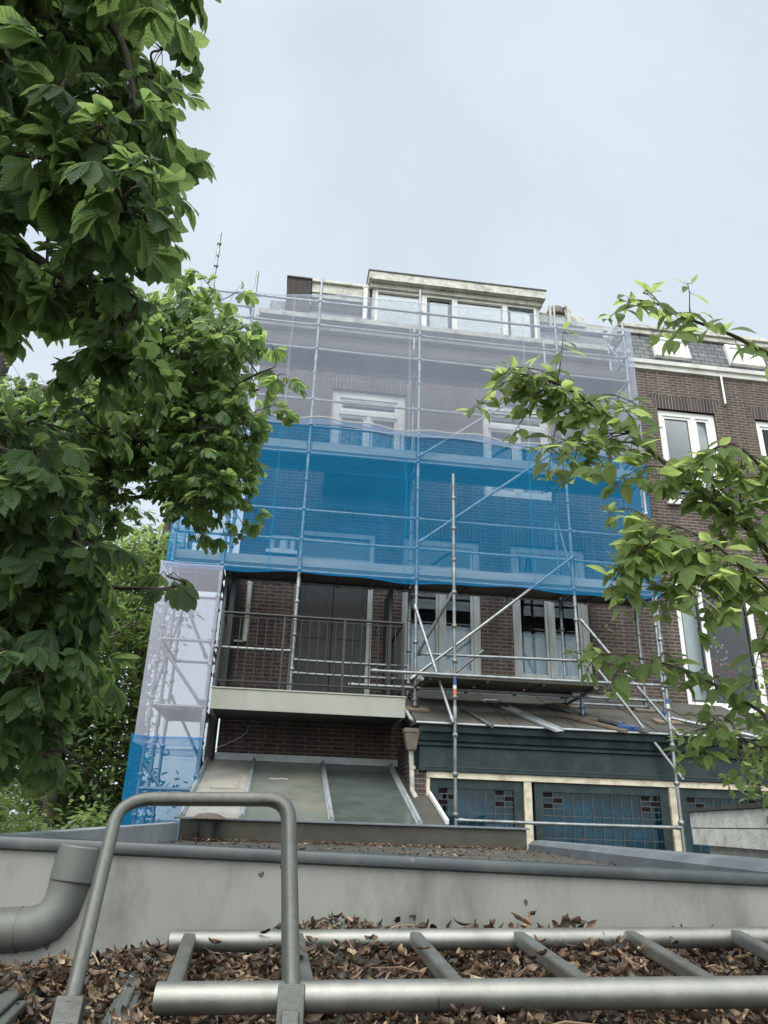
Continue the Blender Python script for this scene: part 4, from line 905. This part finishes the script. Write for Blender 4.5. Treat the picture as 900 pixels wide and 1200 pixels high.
# ------------------------------------------------------------------ foliage
def inpoly(x, y, P):
    r = False; j = len(P)-1
    for i in range(len(P)):
        if (P[i][1] > y) != (P[j][1] > y) and x < (P[j][0]-P[i][0])*(y-P[i][1])/(P[j][1]-P[i][1])+P[i][0]: r = not r
        j = i
    return r
def frame(nrm, dirv):
    n_ = nrm.normalized(); u = (dirv - n_*dirv.dot(n_))
    if u.length < 1e-3: u = n_.orthogonal()
    u.normalize(); return u, n_.cross(u), n_
PROF_CHEST = [(0,.02),(.18,.22),(.42,.62),(.66,1.0),(.84,.74),(.95,.22),(1.0,.0)]
PROF_CHERRY = [(0,.05),(.16,.62),(.38,1.0),(.62,.86),(.82,.42),(1.0,.0)]
def leaflet(b, base, u, s, n_, L, Wd, droop, fold, prof, rnd):
    n0 = len(b.v)
    for t, w_ in prof:
        c = base + u*(L*t*(1-.12*droop*t)) - n_*(droop*L*t*t*.55)
        hw = Wd*.5*w_
        b.v += [c - s*hw + n_*(hw*fold), c, c + s*hw + n_*(hw*fold)]
        b.uv += [(-w_, t), (0, t), (w_, t)]; b.rn += [rnd]*3
    for i in range(len(prof)-1):
        a = n0+i*3; b.f += [(a, a+1, a+4, a+3), (a+1, a+2, a+5, a+4)]
def newleaf(): b = MB(); b.uv = []; b.rn = []; return b
def palmate(b, tip, nrm, dirv, size, rnd, fine=True):
    u, s, n_ = frame(nrm, dirv); k = R.choice((5, 7, 7)); sp = 2.2 if k == 7 else 1.7
    for i in range(k):
        f = i/(k-1)-.5; a = f*2*sp*.62
        du = u*math.cos(a)+s*math.sin(a); ds = s*math.cos(a)-u*math.sin(a)
        L = size*(1-.75*abs(f)**1.3)*R.uniform(.92,1.08)
        du2 = (du - n_*R.uniform(.15,.8)).normalized()
        nn = ds.cross(du2)*-1
        nn = du2.cross(ds)
        if nn.dot(n_) < 0: nn = -nn
        leaflet(b, tip, du2, ds, nn, L, L*R.uniform(.40,.50), R.uniform(.2,1.0), R.uniform(.1,.4), PROF_CHEST if fine else PROF_CHEST[::2], min(1,max(0,rnd+R.uniform(-.1,.1))))
def nearest(nodes, p):
    best = None
    for q in nodes:
        dd = (q-p).length_squared + max(0, (q.z-p.z))*.0
        if best is None or dd < best[0]: best = (dd, q)
    return best[1]
def curve(pts, k=6):
    """Catmull-Rom through pts"""
    pts = [Vector(p) for p in pts]; out = []
    P = [pts[0]*2-pts[1]] + pts + [pts[-1]*2-pts[-2]]
    for i in range(1, len(P)-2):
        for j in range(k):
            t = j/k; a, b_, c, d_ = P[i-1], P[i], P[i+1], P[i+2]
            out.append(.5*((2*b_) + (c-a)*t + (2*a-5*b_+4*c-d_)*t*t + (3*b_-a-3*c+d_)*t**3))
    out.append(pts[-1]); return out
def limb(b, pts, r0, r1, nodes, k=6, n_=8):
    own = isinstance(b, bpy.types.Object)
    par = b; b = MB() if own else b
    c = curve(pts, k); m_ = len(c)-1
    b.tube(c, [r0+(r1-r0)*i/m_ for i in range(m_+1)], n_); nodes += c[2:]
    if own: b.build('branch', M['bark'], par)
    return c
def chestnut_mass(leaves, twigs, nodes, poly, drange, count, per, size, fine, twr=.006, spread=.22, clump=3.0, thr=-.25, bright=0.0):
    xs = [p[0] for p in poly]; ys = [p[1] for p in poly]; made = 0; tries = 0
    while made < count and tries < count*60:
        tries += 1
        u, v = R.uniform(min(xs), max(xs)), R.uniform(min(ys), max(ys))
        if not inpoly(u, v, poly): continue
        c = atD(u, v, R.uniform(*drange))
        if noise.noise(c*clump/drange[0]*1.0) < thr: continue
        made += 1
        a = nearest(nodes, c); mid = (a+c)/2 + Vector((R.uniform(-.1,.1), R.uniform(-.1,.1), .12*(c-a).length))
        twigs.tube(curve([a, mid, c], 4), [twr*1.3]*4+[twr]*4+[twr*.6], 5)
        if len(nodes) < 900: nodes += [mid, c]
        tone = min(1, max(0, R.gauss(.42+bright, .25)))
        for k in range(per):
            out_ = Vector((R.gauss(0,1), R.gauss(0,1), R.gauss(.1,.5))).normalized()
            tip = c + out_*R.uniform(.35,1.0)*spread
            nrm = Vector((R.gauss(0,.45), R.gauss(0,.45)-.12, 1))
            dv = Vector((out_.x, out_.y, -.15))
            leaves_size = size*R.choice((R.uniform(.5,.8), R.uniform(.75,1.15), R.uniform(.8,1.2)))
            palmate(leaves, tip, nrm, dv, leaves_size, min(1, max(0, tone+R.gauss(0,.15))), fine)
            twigs.tube([c, (c+tip)/2+Vector((0,0,.02)), tip], [twr*.45, twr*.35, twr*.3], 4)

# chestnut close by, reaching in from the left
t1 = thing('chestnut_tree', (-2.9, 3.4, 0), 'near chestnut tree with big drooping palmate leaves hanging against the sky', 'tree', 'chestnut trees')
tb = MB(); nodes = []
limb(tb, [(-2.9,3.4,-.1),(-2.85,3.4,1.5),(-2.75,3.35,3.2),(-2.6,3.3,4.8),(-2.3,3.2,6.5)], .26, .10, [], n_=14); tb.build('trunk', M['bark'], t1)
limb(t1, [(-2.62,3.3,4.6), atD(-80,-30,3.4), atD(40,70,3.2), atD(90,150,3.1), atD(110,260,3.1)], .05, .006, nodes)
limb(t1, [(-2.55,3.3,5.0), atD(0,-90,3.3), atD(80,-25,3.15), atD(140,45,3.05), atD(160,130,3.0)], .05, .006, nodes)
limb(t1, [atD(50,85,3.2), atD(100,185,3.05), atD(140,205,2.95), atD(168,225,2.9)], .016, .005, nodes)
limb(t1, [(-2.7,3.35,3.6), atD(-80,260,3.6), atD(20,290,3.5), atD(85,335,3.5), atD(150,395,3.5), atD(185,440,3.5)], .04, .006, nodes)
limb(t1, [(-2.75,3.35,3.0), atD(-80,450,3.7), atD(20,520,3.6), atD(80,600,3.5), atD(110,680,3.5), atD(190,690,3.4)], .04, .006, nodes)
limb(t1, [(-2.8,3.38,2.5), atD(-80,650,3.8), atD(10,720,3.7), atD(60,800,3.6), atD(75,880,3.5)], .04, .006, nodes)
lv = newleaf(); tg = MB()
N1 = [(-70,-60),(195,-60),(208,-10),(196,30),(188,95),(192,150),(184,200),(182,235),(190,262),(172,272),(135,276),(105,264),(80,254),(50,242),(-70,215)]
chestnut_mass(lv, tg, nodes, N1, (2.7,3.9), 118, 6, .18, True, spread=.19, thr=-.26, clump=5.0)
N2 = [(-70,240),(40,282),(58,318),(30,345),(0,375),(-70,400)]
chestnut_mass(lv, tg, nodes, N2, (3.1,4.3), 24, 6, .19, True, spread=.2, thr=-.5)
chestnut_mass(lv, tg, nodes, [(90,360),(120,372),(165,420),(175,460),(140,440),(105,410),(90,385)], (3.3,3.8), 9, 5, .17, True, spread=.17, thr=-1)
chestnut_mass(lv, tg, nodes, [(70,298),(120,325),(168,372),(150,392),(95,362),(50,330)], (3.2,3.7), 11, 5, .15, True, spread=.15, thr=-1)
N3 = [(-70,480),(30,520),(75,580),(105,630),(100,680),(110,740),(90,800),(75,870),(50,905),(-70,880)]
chestnut_mass(lv, tg, nodes, N3, (3.0,4.4), 170, 6, .155, True, spread=.2, thr=-.36)
chestnut_mass(lv, tg, nodes, [(95,440),(150,470),(140,520),(80,540),(60,500)], (3.4,3.9), 5, 4, .15, True, spread=.15, thr=-1)
chestnut_mass(lv, tg, nodes, [(170,672),(205,668),(215,700),(190,708)], (3.3,3.5), 2, 3, .12, True, spread=.10, thr=-1, bright=-.2)
chestnut_mass(lv, tg, nodes, [(55,880),(80,880),(80,905),(40,905)], (3.3,3.5), 3, 3, .13, True, spread=.10, thr=-1)
lv.build('crown', M['chestnut'], t1); tg.build('twigs', M['twig'], t1)

# chestnut further back, its crown over the corner of the scaffold
t2 = thing('chestnut_tree', (-3.9, 7.3, 0), 'smaller-leaved chestnut tree whose crown overlaps the edge of the nets', 'tree', 'chestnut trees')
tb = MB(); nodes = []
limb(tb, [(-3.9,7.3,-.1),(-3.85,7.3,2),(-3.7,7.25,4),(-3.4,7.2,6),(-3.2,7.1,8)], .3, .12, [], n_=14); tb.build('trunk', M['bark'], t2)
limb(t2, [(-3.6,7.25,4.6), atD(20,560,7.3), atD(110,590,7.0), atD(150,520,6.8), atD(205,440,6.7), atD(235,350,6.6)], .07, .008, nodes)
limb(t2, [atD(150,520,6.8), atD(220,500,6.6), atD(280,450,6.4), atD(322,430,6.3)], .025, .006, nodes)
limb(t2, [atD(110,590,7.0), atD(180,580,6.6), atD(250,570,6.3), atD(295,580,6.2)], .025, .006, nodes)
limb(t2, [(-3.4,7.2,5.8), atD(-20,470,7.2), atD(80,450,7.0), atD(160,410,6.9), atD(230,390,6.7)], .05, .008, nodes)
limb(t2, [(-3.7,7.25,4.2), atD(-20,640,7.3), atD(60,640,7.1), atD(130,650,6.9)], .05, .01, nodes)
lv = newleaf(); tg = MB()
M1 = [(190,360),(215,348),(240,350),(256,372),(276,392),(296,424),(304,455),(300,488),(280,520),(278,565),(278,588),(255,602),(232,610),(205,592),(160,588),(110,575),(60,550),(60,505),(110,440),(155,402)]
chestnut_mass(lv, tg, nodes, M1, (6.0,7.4), 360, 6, .145, False, twr=.005, spread=.24, thr=-.16, clump=9.0, bright=.1)
chestnut_mass(lv, tg, nodes, [(-40,440),(60,455),(100,520),(150,600),(130,625),(40,640),(-40,620)], (6.4,7.8), 190, 6, .16, False, spread=.26, thr=-.3, clump=6.0)
chestnut_mass(lv, tg, nodes, [(-40,640),(60,640),(100,700),(80,800),(-40,820)], (6.6,8.0), 110, 6, .19, False, spread=.28, thr=-.5, bright=-.1)
for (u, v) in ((322,432),(330,452),(326,486),(308,505),(300,545),(302,602),(286,612),(262,632),(222,628),(240,326),(212,338),(186,372),(296,388),(268,352),(252,334),(316,415),(170,352),(318,470)):
    chestnut_mass(lv, tg, nodes, [(u-9,v-9),(u+9,v-9),(u+9,v+9),(u-9,v+9)], (6.1,6.6), 1, 4, .14, False, twr=.004, spread=.14, thr=-2, bright=.2)
lv.build('crown', M['chestnutfar'], t2); tg.build('twigs', M['twig'], t2)

# trees at the bottom of the gardens
def far_tree(x, y, h, polys, drange, label, count, size, mat='treefar', group='trees behind the gardens', name='garden_tree'):
    t = thing(name, (x, y, 0), label, 'tree', group); b = MB(); nodes = []
    limb(b, [(x,y,-.1),(x+.1,y,h*.25),(x-.1,y+.1,h*.5),(x+.1,y,h*.8)], h*.022, h*.008, nodes, n_=10); tr = b.build('trunk', M['bark'], t)
    lf = newleaf(); lb = MB(); cl = []
    for poly, n_ in polys:
        xs = [p[0] for p in poly]; ys = [p[1] for p in poly]; k = 0; tr_ = 0
        while k < n_ and tr_ < n_*50:
            tr_ += 1; u, v = R.uniform(min(xs), max(xs)), R.uniform(min(ys), max(ys))
            if not inpoly(u, v, poly): continue
            c = atD(u, v, R.uniform(*drange)); cl.append(c); k += 1
            a = nearest(nodes, c); mid = (a+c)/2+Vector((0,0,.15*(a-c).length)); lb.tube(curve([a, mid, c], 3), [.03,.027,.025,.02,.015,.012,.01], 5)
            if len(nodes) < 300: nodes += [mid, c]
    for c in cl:
        tone = R.gauss(.45,.2)
        for k in range(count):
            off = Vector((R.gauss(0,1), R.gauss(0,1), R.gauss(0,.6)))*.34
            nrm = Vector((R.gauss(0,.5), R.gauss(0,.5), 1)); dv = Vector((R.gauss(0,1), R.gauss(0,1), -.4)); u, s, n_ = frame(nrm, dv)
            L = size*R.uniform(.6,1.2); leaflet(lf, c+off, u, s, n_, L, L*.5, R.uniform(0,.8), R.uniform(.1,.4), PROF_CHEST[::2], min(1,max(0,tone+R.gauss(0,.2))))
    lf.build('crown', M[mat], t); lb.build('branches', M['bark'], t)
far_tree(-4.2, 15.5, 9, [([(70,700),(150,690),(185,720),(165,780),(150,850),(160,930),(150,962),(60,962),(20,940),(20,860),(60,790)], 190), ([(80,760),(150,800),(160,960),(40,960)], 110)], (13.5,16.5), 'dark broad garden tree low behind the scaffold tower', 40, .19)
far_tree(-3.2, 17.5, 12, [([(120,640),(190,620),(210,655),(195,700),(170,770),(110,760),(105,700)], 150)], (15.5,18.5), 'lighter green garden tree rising above the dark one behind the tower', 40, .19, 'chestnutfar')
far_tree(-7.5, 19, 10, [([(-30,780),(60,800),(60,960),(-30,960)], 90)], (17,20), 'shadowy garden tree at the far edge of the gardens', 40, .22)
# shrubs at eye level
def shrub(x, y, polys, drange, label, size, n_, mat='shrub', name='shrub'):
    t = thing(name, (x, y, 0), label, 'shrub', 'garden shrubs'); b = MB(); lf = newleaf()
    for poly in polys:
        xs = [p[0] for p in poly]; ys = [p[1] for p in poly]; k = 0
        while k < n_:
            u, v = R.uniform(min(xs), max(xs)), R.uniform(min(ys), max(ys))
            if not inpoly(u, v, poly): continue
            k += 1; c = atD(u, v, R.uniform(*drange)); 
            if k % 6 == 0: b.tube(curve([(x+R.uniform(-.2,.2), y+R.uniform(-.2,.2), 0), (x*.6+c.x*.4, y*.6+c.y*.4, c.z*.6), c], 3), [.012]*3+[.009]*3+[.005], 5)
            for q in range(9):
                nrm = Vector((R.gauss(0,.5), R.gauss(0,.5)-.2, 1)); dv = Vector((R.gauss(0,1), R.gauss(0,1), -.1)); uu, s, nn = frame(nrm, dv); L = size*R.uniform(.6,1.2)
                leaflet(lf, c+Vector((R.gauss(0,1),R.gauss(0,1),R.gauss(0,1)))*size*.8, uu, s, nn, L, L*.5, R.uniform(0,.7), .25, PROF_CHERRY, min(1,max(0,R.gauss(.5,.25))))
    b.build('stems', M['twig'], t); lf.build('foliage', M[mat], t)
shrub(-2.6, 7.3, [[(-50,938),(15,946),(45,962),(58,990),(40,1040),(-50,1040)]], (7.0,7.8), 'bright yellow green shrub just over the parapet kerb', .12, 110)
shrub(-2.2, 9.5, [[(88,952),(120,948),(125,990),(80,990)]], (9.2,9.8), 'small pale green shrub between the grab rail and the garden trees', .10, 36)

# cherry branches from the right
ct = thing('cherry_tree', (3.6, 3.2, 0), 'cherry tree with pointed oval leaves reaching in over the neighbouring house', 'tree')
b = MB(); nodes = []
limb(b, [(3.6,3.2,-.1),(3.6,3.15,1.2),(3.45,3.1,2.6),(3.3,3.05,4.2),(3.1,3.0,5.6)], .14, .05, [], n_=12); b.build('trunk', M['bark'], ct)
bb = MB(); lv = newleaf()
def cherry_leaf(p, size, rnd, side=None):
    dv = Vector((R.gauss(0,.7), R.gauss(0,.7), R.gauss(-.85,.35)))
    if side is not None: dv = dv*.75 + side*.6
    nrm = Vector((R.gauss(0,.5), R.gauss(0,.5)-.45, .75)); u, s, n_ = frame(nrm, dv)
    base = p + dv.normalized()*.022
    leaflet(lv, base, u, s, n_, size, size*R.uniform(.42,.52), R.uniform(.1,.7), R.uniform(.1,.45), PROF_CHERRY, min(1,max(0,rnd)))
    bb.tube([p, base], .0012, 4)
def spray(pts, r0, r1, step=.05, size=.095, dens=3, start=0.0, sub=True, tone=.5):
    c = curve(pts, 8); m_ = len(c)-1; bb.tube(c, [r0+(r1-r0)*i/m_ for i in range(m_+1)], 8)
    L = sum((c[i+1]-c[i]).length for i in range(m_)); acc = 0; nxt = L*start
    for i in range(m_):
        seg = (c[i+1]-c[i]).length
        while nxt < acc+seg:
            p = c[i]+(c[i+1]-c[i])*((nxt-acc)/seg); d = (c[i+1]-c[i]).normalized()
            for k in range(dens):
                sd = d.cross(Vector((R.gauss(0,1), R.gauss(0,1), R.gauss(0,1)))).normalized()
                cherry_leaf(p, size*R.uniform(.75,1.3), R.gauss(tone+.15,.25), sd)
            nxt += step*R.uniform(.7,1.3)
        acc += seg
    for k in range(3): cherry_leaf(c[-1], size*R.uniform(.6,.9), R.gauss(tone+.1,.2), (c[-1]-c[-2]).normalized())
    return c
def side_twigs(c, n_, len_, spread=.6, a=0.2, size=.09, tone=.5, down=.2):
    for k in range(n_):
        i = int((a+(1-a)*k/max(1,n_))*(len(c)-2)); p = c[i]; d = (c[i+1]-c[i]).normalized()
        sd = (d*R.uniform(.4,.8) + RT*R.gauss(0,spread) + UP*R.gauss(-.45,spread*.7) + FW*R.gauss(0,.3)).normalized(); L = len_*R.uniform(.5,1.1)
        spray([p, p+sd*L*.5+Vector((0,0,.01)), p+sd*L-Vector((0,0,down*L))], .003, .0012, .034, size, 2, .25, tone=tone)
JR = (3.35, 3.08, 3.6)
c = spray([JR, atD(960,700,2.75), atD(880,622,2.7), atD(806,565,2.75), atD(753,520,2.8), atD(691,472,2.9), atD(647,447,2.95), atD(598,436,3.0)], .016, .0025, .04, .088, 2, .42)
side_twigs(c, 13, .16, .5, .62, .085); side_twigs(c, 16, .28, .7, .34, .085)
spray([atD(653,452,2.95), atD(658,415,2.95), atD(660,390,2.96)], .0025, .0012, .04, .07, 2, .1)
spray([atD(753,520,2.8), atD(690,515,2.85), atD(632,522,2.9)], .004, .0015, .035, .085, 2, .1)
c = spray([(3.2,3.0,5.0), atD(980,450,2.8), atD(896,412,2.8), atD(856,392,2.85), atD(808,374,2.9), atD(770,356,2.95), atD(737,350,3.0)], .012, .002, .045, .088, 2, .5)
side_twigs(c, 5, .16, .4, .6, .085)
spray([atD(808,372,2.9), atD(808,345,2.9), atD(806,332,2.9)], .0025, .0012, .05, .06, 1, .3)
c = spray([JR, atD(980,760,2.6), atD(900,690,2.5), atD(840,640,2.5), atD(790,615,2.55), atD(755,612,2.6)], .012, .002, .04, .085, 2, .4, tone=.62)
side_twigs(c, 19, .25, .7, .36, .085, tone=.72)
c = spray([JR, atD(970,800,2.6), atD(900,695,2.55), atD(850,672,2.55), atD(800,684,2.6), atD(772,700,2.65)], .01, .002, .045, .08, 2, .5, tone=.6)
side_twigs(c, 4, .14, .6, .55, .08, tone=.7)
c = spray([(3.4,3.1,2.9), atD(960,870,2.6), atD(889,832,2.6), atD(844,806,2.6), atD(800,784,2.65), atD(742,770,2.7), atD(678,762,2.75)], .010, .0018, .036, .08, 2, .45)
side_twigs(c, 7, .12, .5, .5, .075)
spray([atD(690,763,2.75), atD(703,742,2.75), atD(706,732,2.75)], .002, .001, .05, .05, 1, .5, tone=.9)
c = spray([(3.3,3.05,4.3), atD(980,580,2.7), atD(910,560,2.7), atD(860,520,2.7), atD(820,535,2.75)], .01, .002, .04, .085, 2, .4, tone=.6); side_twigs(c, 14, .24, .6, .36, .085, tone=.64)
c = spray([(3.4,3.1,2.6), atD(980,900,2.5), atD(905,880,2.5), atD(865,862,2.5), atD(838,850,2.55)], .008, .002, .04, .06, 2, .4, tone=.6); side_twigs(c, 14, .2, .5, .36, .06, tone=.6)
bb.build('branches', M['twig'], ct); lv.build('crown', M['cherry'], ct)
shrub(3.15, 4.6, [[(905,760),(960,740),(960,930),(895,935),(870,920),(880,870),(895,830)]], (3.9,4.4), 'fine-leaved bright shrub above the weathered white shed', .05, 150, 'cherry')

# ------------------------------------------------------------------ light, sky
wd = bpy.data.worlds.new('World'); sc.world = wd; wd.use_nodes = True; nt = wd.node_tree; ns, ln = nt.nodes, nt.links; ns.clear()
out = ns.new('ShaderNodeOutputWorld'); bg1 = ns.new('ShaderNodeBackground'); bg2 = ns.new('ShaderNodeBackground'); ad = ns.new('ShaderNodeAddShader')
sky = ns.new('ShaderNodeTexSky'); sky.sky_type = 'NISHITA'; sky.sun_disc = False; SE, SR = rad(55), rad(-158)
sky.sun_elevation = SE; sky.sun_rotation = SR; sky.air_density = 1.2; sky.dust_density = 2; bg1.inputs['Strength'].default_value = .05
ln.new(sky.outputs[0], bg1.inputs[0])
tc = ns.new('ShaderNodeTexCoord'); nz = nd(ns, 'ShaderNodeTexNoise', Scale=2.0, Detail=6.0, Roughness=.55, Distortion=.4); ln.new(tc.outputs['Generated'], nz.inputs['Vector'])
r = ramp(ns, [(.32, (.60,.68,.73)), (.68, (.735,.80,.83))]); ln.new(nz.outputs[0], r.inputs[0])
# cloud deck, with an unseen bright area added high behind the camera for light
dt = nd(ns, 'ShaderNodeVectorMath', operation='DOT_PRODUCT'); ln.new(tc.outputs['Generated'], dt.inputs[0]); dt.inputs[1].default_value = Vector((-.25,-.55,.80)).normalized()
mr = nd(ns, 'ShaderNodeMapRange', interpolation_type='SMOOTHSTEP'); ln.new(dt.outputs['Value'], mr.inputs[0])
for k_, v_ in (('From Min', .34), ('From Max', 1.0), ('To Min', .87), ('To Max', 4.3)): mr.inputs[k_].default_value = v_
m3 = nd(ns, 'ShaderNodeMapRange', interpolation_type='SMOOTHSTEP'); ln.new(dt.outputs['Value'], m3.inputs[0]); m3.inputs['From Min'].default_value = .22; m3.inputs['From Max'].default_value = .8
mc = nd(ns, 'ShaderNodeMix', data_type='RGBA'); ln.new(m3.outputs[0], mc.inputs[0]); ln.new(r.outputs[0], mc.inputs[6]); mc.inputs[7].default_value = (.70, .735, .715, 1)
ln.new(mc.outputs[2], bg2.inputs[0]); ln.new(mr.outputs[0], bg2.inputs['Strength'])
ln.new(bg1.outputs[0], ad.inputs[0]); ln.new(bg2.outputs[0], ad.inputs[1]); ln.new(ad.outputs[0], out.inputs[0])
sd = bpy.data.lights.new('sun', 'SUN'); sd.energy = 1.5; sd.angle = rad(40); sd.color = (1, .97, .92); so = bpy.data.objects.new('sun', sd); COL.objects.link(so)
dirs = Vector((math.sin(SR)*math.cos(SE), math.cos(SR)*math.cos(SE), math.sin(SE))); so.rotation_euler = dirs.to_track_quat('Z', 'Y').to_euler(); so.location = (0, 0, 30)

sc.view_settings.view_transform = 'Standard'; sc.view_settings.look = 'None'; sc.view_settings.exposure = .10; sc.view_settings.gamma = 1
sc.render.engine = 'CYCLES'; cy = sc.cycles
cy.max_bounces = 8; cy.diffuse_bounces = 4; cy.glossy_bounces = 3; cy.transmission_bounces = 4; cy.transparent_max_bounces = 24
cy.use_denoising = True; cy.caustics_reflective = False; cy.caustics_refractive = False
